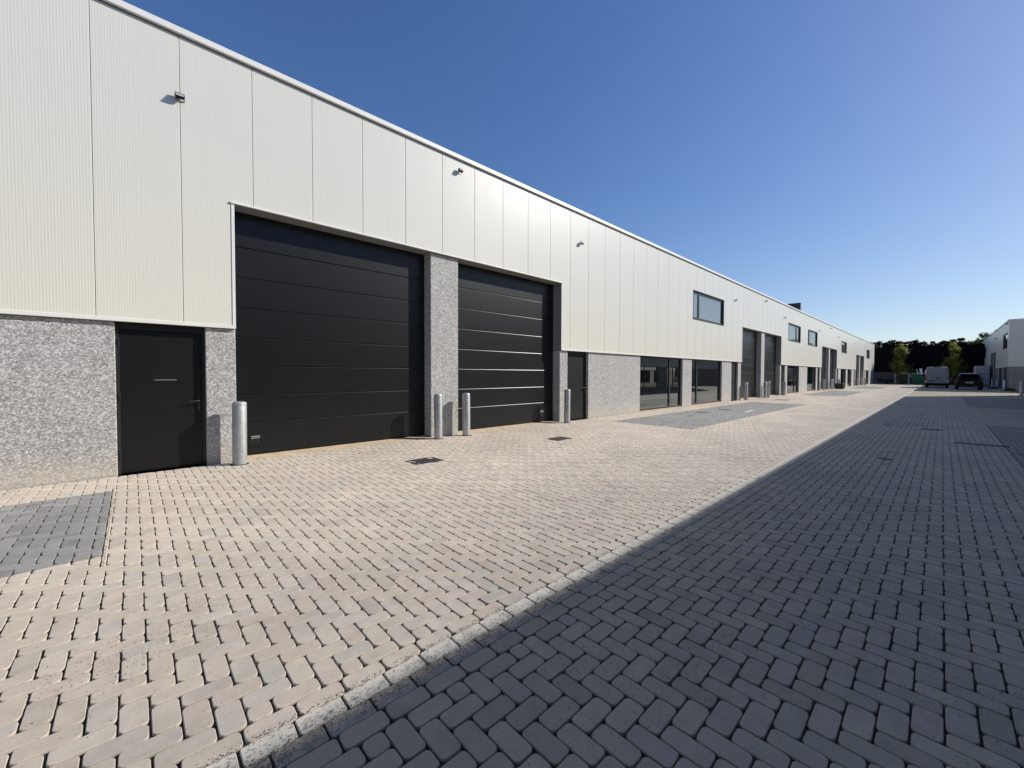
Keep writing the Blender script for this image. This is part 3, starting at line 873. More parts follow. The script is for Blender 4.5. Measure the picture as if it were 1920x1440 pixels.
# ------------------------------------------------------------------ floodlights
def make_flood():
    t = thing('floodlight', 'x', 'floodlight')
    b = MB()
    hz = Matrix.Rotation(math.radians(-38), 4, 'X')
    tmp = MB(); tmp.box(-.062, .062, -.022, .022, -.052, .052, 0, .008)
    for k in range(5): tmp.box(-.05+.022*k, -.044+.022*k, .0225, .034, -.042, .042, 0)
    tmp.box(-.066, .066, -.030, -.0225, .045, .055, 0, .002); tmp.box(-.066, .066, -.030, -.0225, -.055, -.045, 0, .002)
    tmp.box(-.066, -.056, -.030, -.0225, -.0445, .0445, 0, .002); tmp.box(.056, .066, -.030, -.0225, -.0445, .0445, 0, .002)
    off = Vector((0, -.072, .0))
    vs = [hz @ Vector(p) + off for p in tmp.v]
    b.add(vs, tmp.f, 0); b.build('housing', M['lampblk'], t)
    g = MB(); g.add([hz @ Vector(p) + off for p in ((-.054, -.0245, -.044), (.054, -.0245, -.044), (.054, -.0245, .044), (-.054, -.0245, .044))], [(0, 1, 2, 3)])
    g.build('lens', M['lens'], t)
    k = MB()
    for s in (-1, 1): k.tube([(s*.07, -.072, 0), (s*.07, -.03, -.035), (s*.066, -.008, -.04)], .006, 6)
    k.box(-.074, .074, -.012, -.001, -.052, -.028, 0, .002)
    k.tube([(-.072, -.072, 0), (.072, -.072, 0)], .006, 6)
    k.build('bracket', M['galv'], t)
    return t
fl0 = make_flood()
FLD = [
 (.60, 5.75, 'black floodlight nearest the camera, above the black door on the left', 0),
 (5.88, 6.43, 'small floodlight near the roof edge above the grey pier between the first garage doors', 0),
 (10.71, 5.76, 'floodlight on white cladding above the narrow door right of the second garage door', 0),
 (25.10, 5.75, 'floodlight just right of the large two-pane upper window', 0),
 (30.85, 6.42, 'floodlight near the roof edge above the second pair of garage doors', 0),
 (35.60, 5.77, 'floodlight just left of the upper window below the dark roof screen', 0),
 (48.05, 5.76, 'floodlight just left of the third pair of garage doors, beside the third upper window', 0),
 (53.82, 6.43, 'floodlight near the roof edge above the third pair of garage doors', 0),
 (58.40, 5.77, 'floodlight just left of the fourth upper window along the white hall', 0),
 (71.12, 5.79, 'floodlight above the left edge of the fourth, farthest pair of garage doors', 0),
 (75.94, 6.43, 'floodlight near the roof edge above the farthest garage doors', 0),
 (81.33, 5.74, 'last floodlight of the white hall, left of its last small window', 0)]
for i, (x, z, lab, _) in enumerate(FLD):
    o = fl0 if i == 0 else copy_tree(fl0)
    o.location = (x, -.031, z)
    o.scale = (.88, .88, .88)
    tag(o, lab, 'floodlight', 'floodlights along the white hall')
for x, z, lab in ((64.9, 6.75, 'floodlight near the roof corner of the shaded white hall at right'), (77.4, 6.0, 'floodlight between the near window and garage doors of the shaded hall at right')):
    o = copy_tree(fl0); o.location = (x, YR+.031, z); o.rotation_euler = (0, 0, PI); o.scale = (1.6, 1.6, 1.6)
    tag(o, lab, 'floodlight', 'floodlights on the right hall')

# ------------------------------------------------------------------ bollards
def make_bollard():
    t = thing('bollard', 'x', 'bollard')
    b = MB(); b.lathe([(.093, -.02), (.093, .972), (.0915, .978)], n=32); b.build('post', M['galv'], t)
    c = MB(); c.lathe([(.0915, .979), (.0945, .982), (.0945, 1.000), (.088, 1.020), (.070, 1.034), (.04, 1.0405), (.002, 1.042)], n=32); c.build('cap', M['galv'], t)
    f = MB(); f.lathe([(.125, -.01), (.125, .003), (.098, .006)], n=24); f.build('base_collar', M['joint'], t)
    return t
bo = make_bollard()
BOL = [
 (1.285, -.24, 'galvanised bollard nearest the camera, between the black door and the first garage door', 1.1),
 (5.17, -.20, 'bollard at the right side of the first garage door, before the grey pier', 1),
 (5.95, -.24, 'bollard at the left edge of the second garage door, near the grey pier', 1),
 (9.82, -.24, 'galvanised bollard in front of the narrow door right of the second garage door', 1),
 (26.60, -.22, 'galvanised bollard at the left edge of the second pair of garage doors', 1),
 (30.35, -.22, 'left bollard of two before the pier of the second pair of garage doors', 1),
 (30.95, -.25, 'right bollard of two before the pier of the second pair of garage doors', 1),
 (35.05, -.22, 'galvanised bollard at the right edge of the second pair of garage doors', 1),
 (49.70, -.22, 'galvanised bollard at the left edge of the third pair of garage doors', 1),
 (53.45, -.22, 'bollard before the pier of the third pair of garage doors, left one', 1),
 (54.1, -.25, 'bollard before the pier of the third pair of garage doors, right one', 1),
 (57.95, -.25, 'galvanised bollard behind the dark crate by the third pair of garage doors', 1),
 (72.8, -.22, 'galvanised bollard at the left edge of the farthest pair of garage doors', 1),
 (76.9, -.22, 'galvanised bollard before the pier of the farthest pair of garage doors', 1),
 (80.9, -.22, 'galvanised bollard at the right edge of the farthest pair of garage doors', 1)]
for i, (x, y, lab, s) in enumerate(BOL):
    o = bo if i == 0 else copy_tree(bo)
    o.location = (x, y, 0); o.scale = (s, s, 1); o.rotation_euler = (random.gauss(0, .006), random.gauss(0, .006), random.uniform(0, 6))
    tag(o, lab, 'bollard', 'bollards beside the garage doors of the white hall')
for x, y, lab in ((48.62, -12.28, 'bollard at the right edge of the picture, standing in the sunlit strip'),
                  (63.75, -12.42, 'pale bollard by the near corner of the shaded hall at right'),
                  (71.5, -12.45, 'bollard just right of the parked black car'),
                  (77.6, -12.45, 'bollard at the near edge of the garage doors of the shaded hall')):
    o = copy_tree(bo); o.location = (x, y, 0); o.rotation_euler = (0, 0, 1)
    tag(o, lab, 'bollard', 'bollards beside the halls on the right')

# ------------------------------------------------------------------ covers and grates in the paving
def square_cover(x, y, hx, hy, lab, grp=None):
    t = thing('manhole_cover', lab, 'manhole cover', (x, y, 0), 0, grp)
    f = MB(); w = .022
    f.box(-hx, hx, -hy, -hy+w, -.012, .0045, 0, .002); f.box(-hx, hx, hy-w, hy, -.012, .0045, 0, .002)
    f.box(-hx, -hx+w, -hy+w, hy-w, -.012, .0043, 0, .002); f.box(hx-w, hx, -hy+w, hy-w, -.012, .0043, 0, .002)
    f.build('frame', M['iron'], t)
    c = MB(); c.box(-hx+w+.004, hx-w-.004, -hy+w+.004, hy-w-.004, -.011, .001, 0, .002)
    n = 7
    for i in range(n):
        for j in range(n):
            X = (-hx+.05)+(2*hx-.1)*i/(n-1); Y = (-hy+.05)+(2*hy-.1)*j/(n-1)
            c.box(X-.012, X+.012, Y-.012, Y+.012, .0012, .0038, 0, .001)
    c.build('lid', M['iron'], t)
    return t
square_cover(3.67, -2.09, .27, .20, 'square iron cover in sunlit paving before the first garage door', 'iron covers in the sunlit paving')
square_cover(7.24, -2.10, .26, .19, 'square iron cover in sunlit paving before the second garage door', 'iron covers in the sunlit paving')
def flat_cover(x, y, r, lab, rz=0):
    t = thing('drain_cover', lab, 'drain cover', (x, y, 0), rz)
    c = MB(); c.lathe([(r, -.01), (r, .004), (r*.86, .005)], n=24, smooth=False); c.build('ring', M['iron'], t)
    d = MB(); d.lathe([(r*.82, -.01), (r*.82, .0062), (r*.8, .007)], n=24, smooth=False); d.build('lid', M['coverfill'], t)
flat_cover(16.60, -1.68, .26, 'round cover in the charcoal parking bay, nearer one')
flat_cover(18.55, -1.80, .26, 'round cover in the charcoal parking bay, farther one')
flat_cover(14.75, -1.95, .12, 'small round valve lid in the charcoal parking bay')
def gully(x, y, L, Wd, rz, lab, ends=False):
    t = thing('drain_grate', lab, 'drain grate', (x, y, 0), rz)
    f = MB()
    f.box(-L/2, L/2, -Wd/2, -Wd/2+.02, -.01, .006, 0, .002); f.box(-L/2, L/2, Wd/2-.02, Wd/2, -.01, .006, 0, .002)
    f.box(-L/2, -L/2+.03, -Wd/2+.02, Wd/2-.02, -.01, .006, 1 if ends else 0, .002); f.box(L/2-.03, L/2, -Wd/2+.02, Wd/2-.02, -.01, .006, 1 if ends else 0, .002)
    f.build('frame', [M['iron'], M['gutter']], t)
    g = MB(); n = max(4, int(L/.055))
    for k in range(1, n):
        X = -L/2+.03+(L-.06)*k/n
        g.box(X-.010, X+.010, -Wd/2+.02, Wd/2-.02, -.008, .0055, 0, .002)
    g.build('bars', M['iron'], t)
    p = MB(); p.quad((-L/2+.03, -Wd/2+.02, .0025), (L/2-.03, -Wd/2+.02, .0025), (L/2-.03, Wd/2-.02, .0025), (-L/2+.03, Wd/2-.02, .0025)); p.build('pit', M['irondark'], t)
gully(13.36, -8.80, .86, .24, math.radians(93), 'long slotted gully grate with pale ends in the shaded road', True)
gully(16.08, -8.02, .40, .30, math.radians(90), 'short dark gully grate in the middle of the shaded road')
flat_cover(9.84, -7.52, .10, 'tiny broken valve lid in the shaded road')
square_cover(28.4, -1.62, .45, .35, 'wide dark cover in the sunlit paving before the second pair of garage doors')

# ------------------------------------------------------------------ dark hall at the end of the street
bh = thing('back_hall', 'black clad hall with grey plinth closing the far end of the street', 'building', (98, 0, 0))
b = MB(); b.box(0, 20, -45, 30, 2.05, 6.40)
for k in range(75): b.box(-.025, -.001, -44.6+k, -44.4+k, 2.06, 6.35)
b.build('cladding', M['halldark'], bh)
b = MB(); b.box(.05, 19.9, -44.9, 29.9, -.05, 2.045); b.build('plinth', M['hallplinth'], bh)
b = MB(); b.box(-.06, 20.05, -45.05, 30.05, 6.403, 6.48); b.build('roof_coping', M['halldark'], bh)

# low pale store behind the parked car
st = thing('storage_unit', 'low pale grey storage container beside the far hall behind the black car', 'container', (85, -12.0, 0))
b = MB(); b.box(0, 5, -.62, .68, .12, 2.80, 0, .03)
for k in range(1, 5): b.box(k-.03, k+.03, .685, .71, .2, 2.7, 0)
for z in (.7, 1.3, 1.75, 2.2): b.box(-.02, -.003, -.55, .62, z, z+.03, 0)
b.build('body', simple('pale_grey_coating', (.45, .45, .47), .6), st)
b = MB(); b.box(-.04, -.006, -.6, .66, 1.74-.05, 1.74, 0); b.build('rail', M['frame'], st)
b = MB(); b.box(.1, .5, -.6, .66, -.02, .118); b.box(4.5, 4.9, -.6, .66, -.02, .118); b.build('foot', M['frame'], st)

# ------------------------------------------------------------------ vegetation
def leaf_cloud(n, func, size, jitter=.5):
    mb = MB()
    for _ in range(n):
        p, out = func()
        s = size*random.uniform(.6, 1.4)
        nrm = (Vector(out)+Vector((random.gauss(0, jitter), random.gauss(0, jitter), random.gauss(.2, jitter)))).normalized()
        a = nrm.orthogonal().normalized(); a.rotate(Matrix.Rotation(random.uniform(0, 6.28), 3, nrm)); bb = nrm.cross(a)
        c = Vector(p)
        mb.add([c-a*s, c+bb*s*.45+nrm*s*.12, c+a*s, c-bb*s*.45], [(0, 1, 2, 3)])
    return mb

M['leafY'] = mat_leaf('yellow_green_leaf', [(.10, .13, .018), (.22, .235, .028), (.36, .335, .04), (.16, .19, .028), (.45, .39, .055)])
M['leafP'] = mat_leaf('dark_pine_needles', [(.006, .010, .007), (.012, .02, .011), (.02, .028, .014)])
M['leafD'] = mat_leaf('dull_green_leaf', [(.035, .05, .02), (.06, .08, .03), (.10, .12, .05), (.14, .14, .07)])
M['bark'] = simple('bark', (.10, .08, .06), .9, var=.4, scale=8, bump=.6)

def young_tree(loc, lab, seed, H=5.6):
    random.seed(seed)
    t = thing('young_tree', lab, 'tree', loc, random.uniform(0, 6), 'young trees before the dark hall')
    tr = MB(); tr.tube([(0, 0, -.05), (.02, 0, 1.2), (-.03, .02, 2.6), (.02, -.02, 4.2), (0, 0, H*.97)], [.09, .075, .06, .035, .01], 8)
    br = []
    for k in range(38):
        z = random.uniform(.75, H*.84); a = random.uniform(0, 6.28)
        l = (1.25*math.sin(min(1, (z-.2)/1.1)*PI/2)*(1-max(0, (z-1.4))/(H-1.1))**.85+.10)*random.uniform(.75, 1.15)
        e = Vector((math.cos(a)*l, math.sin(a)*l, z+l*.95)); s_ = Vector((0, 0, z)); m = (s_+e)/2+Vector((0, 0, -.08*l))
        tr.tube([s_, m, e], [.022, .014, .005], 5); br.append((s_, m, e))
    tr.build('trunk', M['bark'], t)
    tops = [(Vector((0, 0, H*.7)), Vector((0, 0, H*.85)), Vector((0, 0, H)))]*3
    def f():
        s_, m, e = random.choice(br+tops)
        q = random.uniform(.3, 1.08)
        p = s_.lerp(m, q*2) if q < .5 else m.lerp(e, (q-.5)*2)
        g = .16+.10*random.random()
        p = p+Vector((random.gauss(0, g), random.gauss(0, g), random.gauss(0, g)))
        return p, (p.x, p.y, .4)
    leaf_cloud(5200, f, .105).build('crown', M['leafY'], t)
    return t
young_tree((96.3, -3.28, 0), 'yellow green young tree left of the grey van, before the black hall', 5, 6.6)
young_tree((96.3, -9.33, 0), 'yellow green young tree between the grey van and the black car', 9, 6.4)

random.seed(21)
def pine(H, Wd, n):
    t = thing('pine_tree', 'x', 'tree')
    tr = MB(); tr.tube([(0, 0, -.1), (.1, 0, H*.5), (0, .05, H*.98)], [.22, .15, .03], 7)
    tiers = []
    z = H*.42
    while z < H*.97:
        k = 5 if z < H*.8 else 3
        for _ in range(k):
            a = random.uniform(0, 6.28); l = Wd*(1-(z-H*.42)/(H*.62))**.75*random.uniform(.5, 1.15)+.1
            e = Vector((math.cos(a)*l, math.sin(a)*l, z+random.uniform(-.1, .45)*l)); s_ = Vector((0, 0, z))
            tr.tube([s_, e], [.05, .012], 4); tiers.append((s_, e))
        z += random.uniform(.28, .55)
    tr.build('trunk', M['bark'], t)
    def f():
        s_, e = random.choice(tiers); q = random.random()**.6
        p = s_.lerp(e, q)+Vector((random.gauss(0, .13), random.gauss(0, .13), random.gauss(.05, .12)))
        return p, (p.x, p.y, .6)
    leaf_cloud(n, f, .22).build('crown', M['leafP'], t)
    return t
protos = [pine(8.6, 1.9, 1900), pine(8.0, 2.4, 1900), pine(8.9, 1.4, 1500)]
k = 0
y = 4.0
while y > -27:
    o = protos[k] if k < 3 else copy_tree(random.choice(protos))
    s = random.uniform(.97, 1.07)
    o.location = (random.uniform(121, 126), y, 0); o.rotation_euler = (0, 0, random.uniform(0, 6.28)); o.scale = (s*random.uniform(.85, 1.3), s*random.uniform(.85, 1.3), s)
    tag(o, 'dark pine whose top shows above the black hall roof', 'tree', 'row of dark pines behind the black hall')
    y -= random.uniform(.4, .95); k += 1

def round_tree(loc, H, R, lab, seed):
    random.seed(seed)
    t = thing('broadleaf_tree', lab, 'tree', loc)
    tr = MB(); tr.tube([(0, 0, -.1), (.1, .1, H*.35), (0, 0, H*.7)], [.3, .22, .08], 9)
    cl = []
    for _ in range(34):
        a = random.uniform(0, 6.28); e = random.uniform(-.3, 1.3); q = R*random.uniform(.45, .95)
        c = Vector((math.cos(a)*math.cos(e)*q, math.sin(a)*math.cos(e)*q, H*.66+math.sin(e)*q*.95))
        tr.tube([(0, 0, H*.4), Vector((0, 0, H*.5)).lerp(c, .5), c], [.09, .05, .012], 5); cl.append((c, R*random.uniform(.18, .36)))
    tr.build('trunk', M['bark'], t)
    def f():
        c, r = random.choice(cl); d = Vector((random.gauss(0, 1), random.gauss(0, 1), random.gauss(0, 1))).normalized()*r*random.random()**.4
        p = c+d; return p, (d.x, d.y, d.z+.2)
    leaf_cloud(3400, f, .19).build('crown', M['leafD'], t)
round_tree((112, -14.6, 0), 10.2, 3.0, 'broad green tree crown rising behind the shaded hall at right', 3)

def low_bush(loc, r, lab, seed):
    random.seed(seed)
    t = thing('low_shrub', lab, 'shrub', loc)
    st_ = MB()
    for k in range(12):
        a = random.uniform(0, 6.28); st_.tube([(0, 0, -.03), (math.cos(a)*r*.4, math.sin(a)*r*.4, r*.5), (math.cos(a)*r*.8, math.sin(a)*r*.8, r*.75)], [.014, .01, .004], 5)
    st_.build('stems', M['bark'], t)
    def f():
        d = Vector((random.gauss(0, 1), random.gauss(0, 1), abs(random.gauss(0, .8)))).normalized()*r*random.random()**.35
        d.z *= .8
        return d+Vector((0, 0, .05)), (d.x, d.y, .5)
    leaf_cloud(420, f, .07).build('foliage', M['leafD'], t)
low_bush((60.0, -12.55, 0), .40, 'low dark shrub by the corner of the shaded hall', 1)
low_bush((96.2, -3.7, 0), .65, 'low bush at the foot of the left young tree', 2)
low_bush((96.2, -8.9, 0), .6, 'low bush at the foot of the right young tree', 4)
random.seed(99)

# ------------------------------------------------------------------ vehicles
M['vanpaint'] = simple('grey_van_paint', (.19, .20, .215), .3, var=.04, spec=.5)
M['carpaint'] = simple('black_car_paint', (.002, .002, .0024), .22, var=.05, spec=.16)
M['rubber'] = simple('tyre_rubber', (.012, .012, .012), .85)
M['rim'] = simple('alloy_rim', (.30, .30, .31), .35, metal=.8)
M['redlamp'] = simple('red_lamp', (.35, .02, .02), .25)
M['paleLamp'] = simple('clear_lamp', (.6, .5, .5), .25)
M['carglass'] = mat_glass('car_glass', 1.5, (.004, .004, .005))
M['plate'] = simple('white_plate', (.6, .6, .57), .5)
M['trimblk'] = simple('black_bumper_plastic', (.006, .006, .0065), .7, spec=.2)

def wheel(parent, x, y, r, w):
    t = MB(); prof = [(r*.62, -w/2), (r*.93, -w/2), (r, -w*.36), (r, w*.36), (r*.93, w/2), (r*.62, w/2)]
    t.lathe([(a, y+b_) for a, b_ in prof], x, r, 24, 0, 'y')
    o = t.build('wheel', M['rubber'], parent)
    h = MB(); h.lathe([(r*.61, y-w*.46), (r*.5, y-w*.40), (r*.1, y-w*.44)], x, r, 20, 0, 'y', False)
    h.lathe([(r*.61, y+w*.46), (r*.5, y+w*.40), (r*.1, y+w*.44)], x, r, 20, 0, 'y', False)
    h.build('rim', M['rim'], o)

def sec(x, hw, zb, zw, zt, ht, rr=.0):
    """closed body section: sill, waist, roof (half width at roof ht)"""
    pts = [(-hw*.93, zb), (hw*.93, zb), (hw, zb+.12), (hw, zw), (ht+.02, zt-.12), (ht-.06, zt-.02), (ht*.5, zt), (-ht*.5, zt), (-ht+.06, zt-.02), (-ht-.02, zt-.12), (-hw, zw), (-hw, zb+.12)]
    return [(x, y, z) for y, z in pts]

# van: rear faces the camera (-x)
van = thing('parked_van', 'grey panel van parked with its closed rear doors facing the camera', 'van', (69.6, -7.76, 0))
b = MB()
S = [sec(.05, .94, .50, 1.35, 2.44, .80), sec(.0+.16, .985, .46, 1.36, 2.49, .86), sec(1.2, 1.0, .42, 1.36, 2.52, .88), sec(3.4, 1.0, .42, 1.36, 2.52, .88), sec(4.1, .99, .42, 1.32, 2.40, .84), sec(4.75, .97, .42, 1.24, 1.62, .80), sec(5.35, .90, .45, 1.0, 1.22, .74), sec(5.5, .82, .5, .85, 1.0, .66)]
b.loft(S, 0); b.build('body', M['vanpaint'], van)
for s in (-1, 1):
    d = MB(); y0, y1 = (.012, .80) if s > 0 else (-.80, -.012)
    d.add([(.028, y0, .60), (.028, y1, .60), (.028, y1, 1.35), (.040, (.72 if s > 0 else -.72) if abs(y1) > .5 else y1, 2.34), (.040, (y0 if s > 0 else -.72), 2.34), (.028, y0, 1.35)] if s > 0 else
          [(.028, y0, .60), (.028, y1, .60), (.028, y1, 1.35), (.040, y1, 2.34), (.040, -.72, 2.34), (.028, y0, 1.35)], [(0, 1, 2, 3, 4, 5)])
    o = d.build('rear_door', M['vanpaint'], van)
hd = MB(); hd.box(.0, .027, -.11, -.02, 1.04, 1.28, 0, .01); hd.build('door_handle', M['trimblk'], van)
hd = MB(); hd.box(.008, .027, .22, .78, .82, .90, 0, .01); hd.build('rubbing_strip', M['trimblk'], van)
bp = MB(); bp.box(-.06, .28, -.98, .98, .30, .56, 0, .05); bp.box(-.08, .02, -.7, .7, .24, .31, 0, .02); bp.build('rear_bumper', M['trimblk'], van)
bl = MB(); bl.box(.02, .06, -.35, .35, 2.445, 2.49, 0, .01); bl.build('brake_light', M['trimblk'], van)
for s in (-1, 1):
    l = MB(); l.box(.0, .10, s*.86, s*.985, .90, 1.30, 0, .02); l.box(.0, .10, s*.86, s*.985, .70, .895, 1, .02); l.build('tail_light', [M['redlamp'], M['paleLamp']], van)
    mr = MB(); mr.box(4.1, 4.3, s*1.05, s*1.24, 1.30, 1.62, 0, .03); mr.tube([(4.2, s*.95, 1.38), (4.2, s*1.1, 1.42)], .03, 6); mr.build('wing_mirror', M['trimblk'], van)
    g = MB(); g.add([(3.75, s*1.0, 1.42), (4.6, s*.975, 1.38), (4.25, s*.88, 2.22), (3.75, s*.91, 2.25)], [(0, 1, 2, 3)]); g.build('side_window', M['carglass'], van)
    sk = MB(); sk.box(.5, 4.9, s*.96, s*1.005, .30, .52, 0, .02); sk.build('sill', M['trimblk'], van)
    for x in (.95, 4.55): wheel(van, x, s*.86, .34, .24)
g = MB(); g.add([(4.80, -.74, 1.66), (4.80, .74, 1.66), (4.16, .74, 2.36), (4.16, -.74, 2.36)], [(0, 1, 2, 3)]); g.build('windscreen', M['carglass'], van)
rk = MB(); rk.tube([(1.6, -.3, 2.5), (1.6, -.3, 2.66)], .02, 6); rk.lathe([(.10, 2.60), (.10, 2.66), (.02, 2.70)], 1.6, -.35, 12); rk.build('roof_vent', M['trimblk'], van)

def car(name, lab, loc, rz=0, paint='carpaint', plate=True, scale=1.0):
    c = thing(name, lab, 'car', loc, rz); c.scale = (scale,)*3
    def bs(x, hw, zb, zw, zt): 
        pts = [(-hw*.88, zb), (hw*.88, zb), (hw*.97, zb+.10), (hw, zb+.38), (hw*.985, zw-.06), (hw*.93, zt), (hw*.5, zt+.02), (-hw*.5, zt+.02), (-hw*.93, zt), (-hw*.985, zw-.06), (-hw, zb+.38), (-hw*.97, zb+.10)]
        return [(x, y, z) for y, z in pts]
    b = MB()
    b.loft([bs(-.02, .82, .42, .95, 1.00), bs(.05, .93, .30, 1.0, 1.06), bs(.5, .97, .25, 1.02, 1.10), bs(2.0, .975, .24, 1.0, 1.08), bs(3.2, .97, .25, .98, 1.05), bs(4.0, .95, .25, .92, .98), bs(4.4, .88, .30, .78, .84), bs(4.52, .74, .38, .65, .70)])
    b.build('body', M[paint], c)
    def gs(x, hb, ht, zb, zt):
        pts = [(-hb, zb), (hb, zb), (ht+.03, zt-.10), (ht-.06, zt-.02), (ht*.5, zt), (-ht*.5, zt), (-ht+.06, zt-.02), (-ht-.03, zt-.10)]
        return [(x, y, z) for y, z in pts]
    g = MB()
    g.loft([gs(.10, .86, .78, 1.02, 1.12), gs(.36, .88, .66, 1.05, 1.62), gs(.75, .90, .68, 1.06, 1.69), gs(1.6, .90, .69, 1.05, 1.72), gs(2.4, .89, .67, 1.03, 1.66), gs(3.25, .86, .72, .98, 1.10)])
    g.build('cabin', M[paint], c)
    w = MB(); w.add([(.145, -.72, 1.14), (.145, .72, 1.14), (.325, .60, 1.53), (.325, -.60, 1.53)], [(0, 1, 2, 3)]); w.build('rear_window', M['carglass'], c)
    sp = MB(); sp.box(.16, .42, -.62, .62, 1.60, 1.635, 0, .01); sp.build('roof_spoiler', M[paint], c)
    rl = MB()
    for s in (-1, 1): rl.tube([(.7, s*.62, 1.70), (.8, s*.62, 1.75), (2.2, s*.62, 1.75), (2.3, s*.62, 1.69)], .018, 6)
    rl.build('roof_rail', M['rim'], c)
    ws = MB(); ws.add([(3.22, -.70, 1.12), (3.22, .70, 1.12), (2.5, .62, 1.62), (2.5, -.62, 1.62)], [(0, 1, 2, 3)]); ws.build('windscreen', M['carglass'], c)
    for s in (-1, 1):
        l = MB(); l.box(-.005, .16, s*.62, s*.945, .86, 1.0, 0, .02); l.build('tail_light', M['redlamp'], c)
        m = MB(); m.box(2.65, 2.80, s*.98, s*1.12, 1.06, 1.22, 0, .03); m.tube([(2.72, s*.88, 1.08), (2.72, s*1.02, 1.12)], .025, 6); m.build('wing_mirror', M[paint], c)
        sw = MB(); sw.add([(.75, s*.905, 1.14), (2.75, s*.885, 1.12), (2.4, s*.735, 1.55), (.8, s*.745, 1.57)], [(0, 1, 2, 3)]); sw.build('side_window', M['carglass'], c)
        for x in (.85, 3.55): wheel(c, x, s*.84, .345, .23)
    bp = MB(); bp.box(-.07, .2, -.86, .86, .34, .60, 0, .06); bp.build('rear_bumper', M['trimblk'], c)
    ex = MB(); ex.box(-.078, -.02, -.66, -.20, .36, .385, 0, .005); ex.box(-.078, -.02, .20, .66, .36, .385, 0, .005); ex.build('bumper_strip', M['rim'], c)
    if plate:
        p = MB(); p.box(-.045, -.015, -.26, .26, .70, .81, 0, .005)
        for k in range(7):
            if k not in (1, 5): p.box(-.0475, -.0455, -.20+k*.058, -.165+k*.058, .725, .785, 1)
        p.build('number_plate', [M['plate'], M['trimblk']], c)
    return c
car('parked_car', 'black estate car with roof rails parked rear-on right of the grey van', (63.2, -10.12, 0))
car('parked_car', 'dark car half hidden behind the gap between van and black car', (80.5, -10.35, 0), 0, plate=False, scale=.92)

# small dark trailer before the plinth
tr = thing('small_trailer', 'low dark trailer parked before the grey plinth at the end of the street', 'trailer', (93.6, -1.75, 0), math.radians(90))
b = MB(); b.box(-1.1, 1.1, -.65, .65, .42, .50, 0, .01)
for q in ((-1.1, -1.06, -.65, .65), (1.06, 1.1, -.65, .65)): b.box(*q, .501, .80, 0, .008)
b.box(-1.059, 1.059, -.65, -.61, .501, .80, 0, .008); b.box(-1.059, 1.059, .61, .65, .501, .80, 0, .008)
b.build('body', M['trimblk'], tr)
b = MB(); b.tube([(1.1, 0, .45), (2.0, 0, .45)], .035, 8); b.tube([(1.85, 0, .45), (1.85, 0, .02)], .03, 8); b.build('drawbar', M['galv'], tr)
for s in (-1, 1):
    wheel(tr, 0, s*.78, .30, .18)
    f = MB()
    pts = [(math.cos(a)*.37, math.sin(a)*.37+.30) for a in np.linspace(.1, PI-.1, 9)]
    f.loft([[(x, s*.78-.12, z), (x, s*.78+.12, z), (x*1.04, s*.78+.12, z+.012), (x*1.04, s*.78-.12, z+.012)] for x, z in pts], 0, False)
    f.build('mudguard', M['galv'], tr)

# pale portal frame under the left tree
pf = thing('portal_frame', 'pale grey goal-like frame of two posts and a beam under the left young tree', 'frame', (92, 0, 0))
M['paleconc'] = simple('pale_concrete', (.30, .30, .28), .8, var=.15)
for y in (-2.86, -4.47):
    b = MB(); b.box(-.1, .1, y-.09, y+.09, -.02, 1.72, 0, .015); b.build('post', M['paleconc'], pf)
b = MB(); b.box(-.1, .1, -4.56, -3.35, 1.722, 1.86, 0, .015); b.build('beam', M['paleconc'], pf)
b = MB(); b.tube([(-.12, -1.9, 1.18), (-.12, -4.5, 1.16)], .035, 8); b.build('rail', M['frame'], pf)

# green skip with white boards
sk = thing('waste_skip', 'green metal waste skip partly hidden behind the grey van', 'skip', (90.0, -6.5, 0))
M['green'] = simple('green_skip_paint', (.012, .10, .065), .55, var=.35, scale=3)
b = MB()
lo = [(-.7, -1.25, .18), (.7, -1.25, .18), (.7, 1.25, .18), (-.7, 1.25, .18)]; hi = [(-.95, -1.75, 1.55), (.95, -1.75, 1.55), (.95, 1.75, 1.55), (-.95, 1.75, 1.55)]
b.add(lo+hi, [(0, 3, 2, 1), (0, 1, 5, 4), (1, 2, 6, 5), (2, 3, 7, 6), (3, 0, 4, 7)])
for z in (.6, 1.0, 1.35):
    k_ = (z-.18)/1.37; b.box(-.70-.25*k_-.05, -.70-.25*k_-.004, -1.25-.5*k_, 1.25+.5*k_, z-.04, z+.04)
for y in (-1.0, -.3, .4, 1.1): b.add([(-.715, y-.04, .2), (-.715, y+.04, .2), (-.975, y+.04, 1.53), (-.975, y-.04, 1.53), (-.66, y-.04, .2), (-.66, y+.04, .2), (-.92, y+.04, 1.53), (-.92, y-.04, 1.53)], [(0, 1, 2, 3), (0, 3, 7, 4), (1, 5, 6, 2)])
b.build('body', M['green'], sk)
b = MB(); b.box(-1.0, 1.0, -1.8, -1.70, 1.55, 1.63, 0, .01); b.box(-1.0, 1.0, 1.70, 1.8, 1.55, 1.63, 0, .01); b.box(-1.0, -.9, -1.699, 1.699, 1.55, 1.63, 0, .01); b.box(.9, 1.0, -1.699, 1.699, 1.55, 1.63, 0, .01); b.build('rim', M['green'], sk)
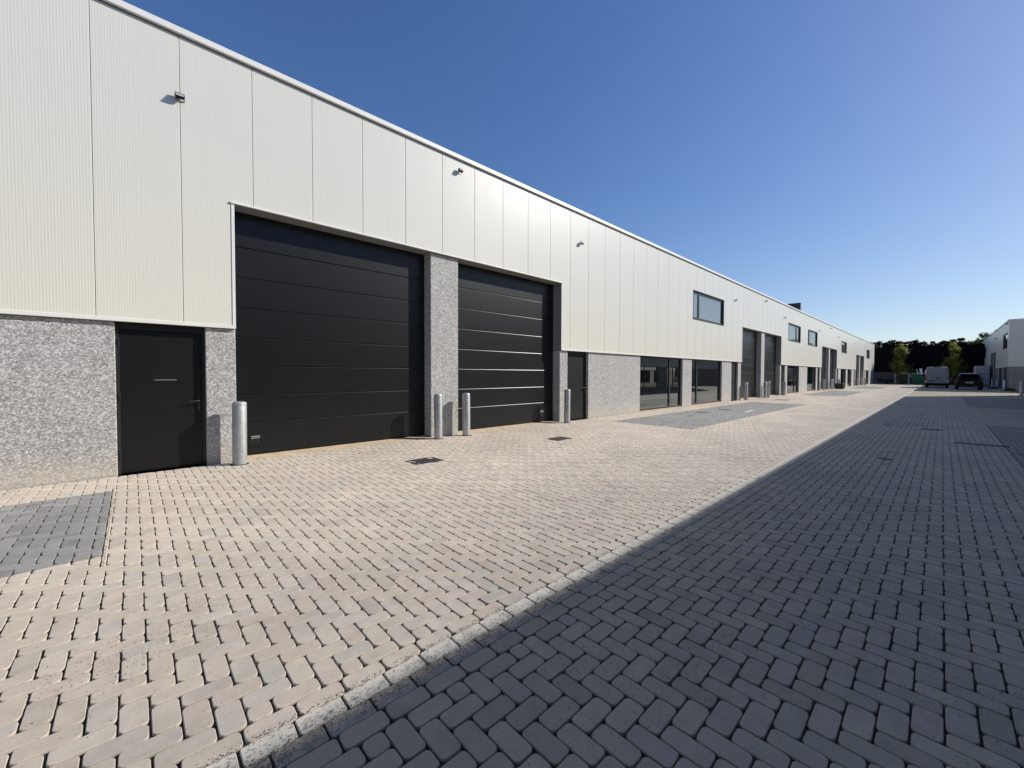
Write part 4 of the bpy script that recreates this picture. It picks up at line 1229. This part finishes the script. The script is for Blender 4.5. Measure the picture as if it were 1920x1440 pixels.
b = MB(); b.box(-.8, .8, -1.1, -.9, -.01, .178); b.box(-.8, .8, .9, 1.1, -.01, .178); b.build('skid', M['frame'], sk)
wl = thing('rubble_heap', 'heap of pale plastic waste lying on the green skip', 'waste', (90.0, -5.35, 1.5))
b = MB()
random.seed(4)
for k in range(14):
    x, y, z = random.uniform(-.7, .5), random.uniform(-.5, .45), random.uniform(-.2, .28)
    b.box(x, x+random.uniform(.2, .5), y, y+random.uniform(.12, .4), z, z+random.uniform(.05, .14), 0, .02)
b.build('debris', simple('pale_waste', (.42, .50, .47), .6, var=.3, scale=4), wl)
for i, (y, w_, h_, a, lab) in enumerate(((-5.98, .30, 1.05, .12, 'wide white board sticking up out of the green skip'), (-5.62, .09, .95, .22, 'narrow white board leaning left out of the green skip'), (-6.35, .16, .8, -.1, 'short pale board sticking out of the skip beside the van'))):
    b = MB(); b.box(-.02, .02, -w_/2, w_/2, 0, h_, 0, .004); o = b.build('white_board', M['print']); o.location = (89.7, y, 1.5); o.rotation_euler = (-a, 0, 0)
    tag(o, lab, 'board', 'white boards in the skip')

# dark crate beside the third pair of garage doors
cr = thing('dark_crate', 'low black crate on the paving before the third pair of garage doors', 'crate', (55.9, -.62, 0))
b = MB(); b.box(-.55, .55, -.36, .36, .03, .09, 0, .01)
for q in ((-.55, -.51), (.51, .55)): b.box(q[0], q[1], -.36, .36, .091, .55, 0, .008)
for q in ((-.36, -.33), (.33, .36)):
    for z in (.10, .26, .42): b.box(-.509, .509, q[0], q[1], z, z+.12, 0, .006)
b.build('body', M['plastic'], cr)
b = MB(); b.box(-.56, .56, -.37, .37, .552, .60, 0, .012); b.build('lid', M['plastic'], cr)

# low dark steps of the shaded hall
cyc = thing('low_steel_step', 'low dark steel step before the garage doors of the shaded hall', 'step', (73.0, -12.2, 0))
b = MB(); b.box(-3.0, 3.0, -.30, .30, .16, .22, 0, .01); b.build('tread', M['frame'], cyc)
for x in (-2.8, 0, 2.8):
    b = MB(); b.box(x-.05, x+.05, -.28, .28, -.01, .158); b.build('leg', M['frame'], cyc)
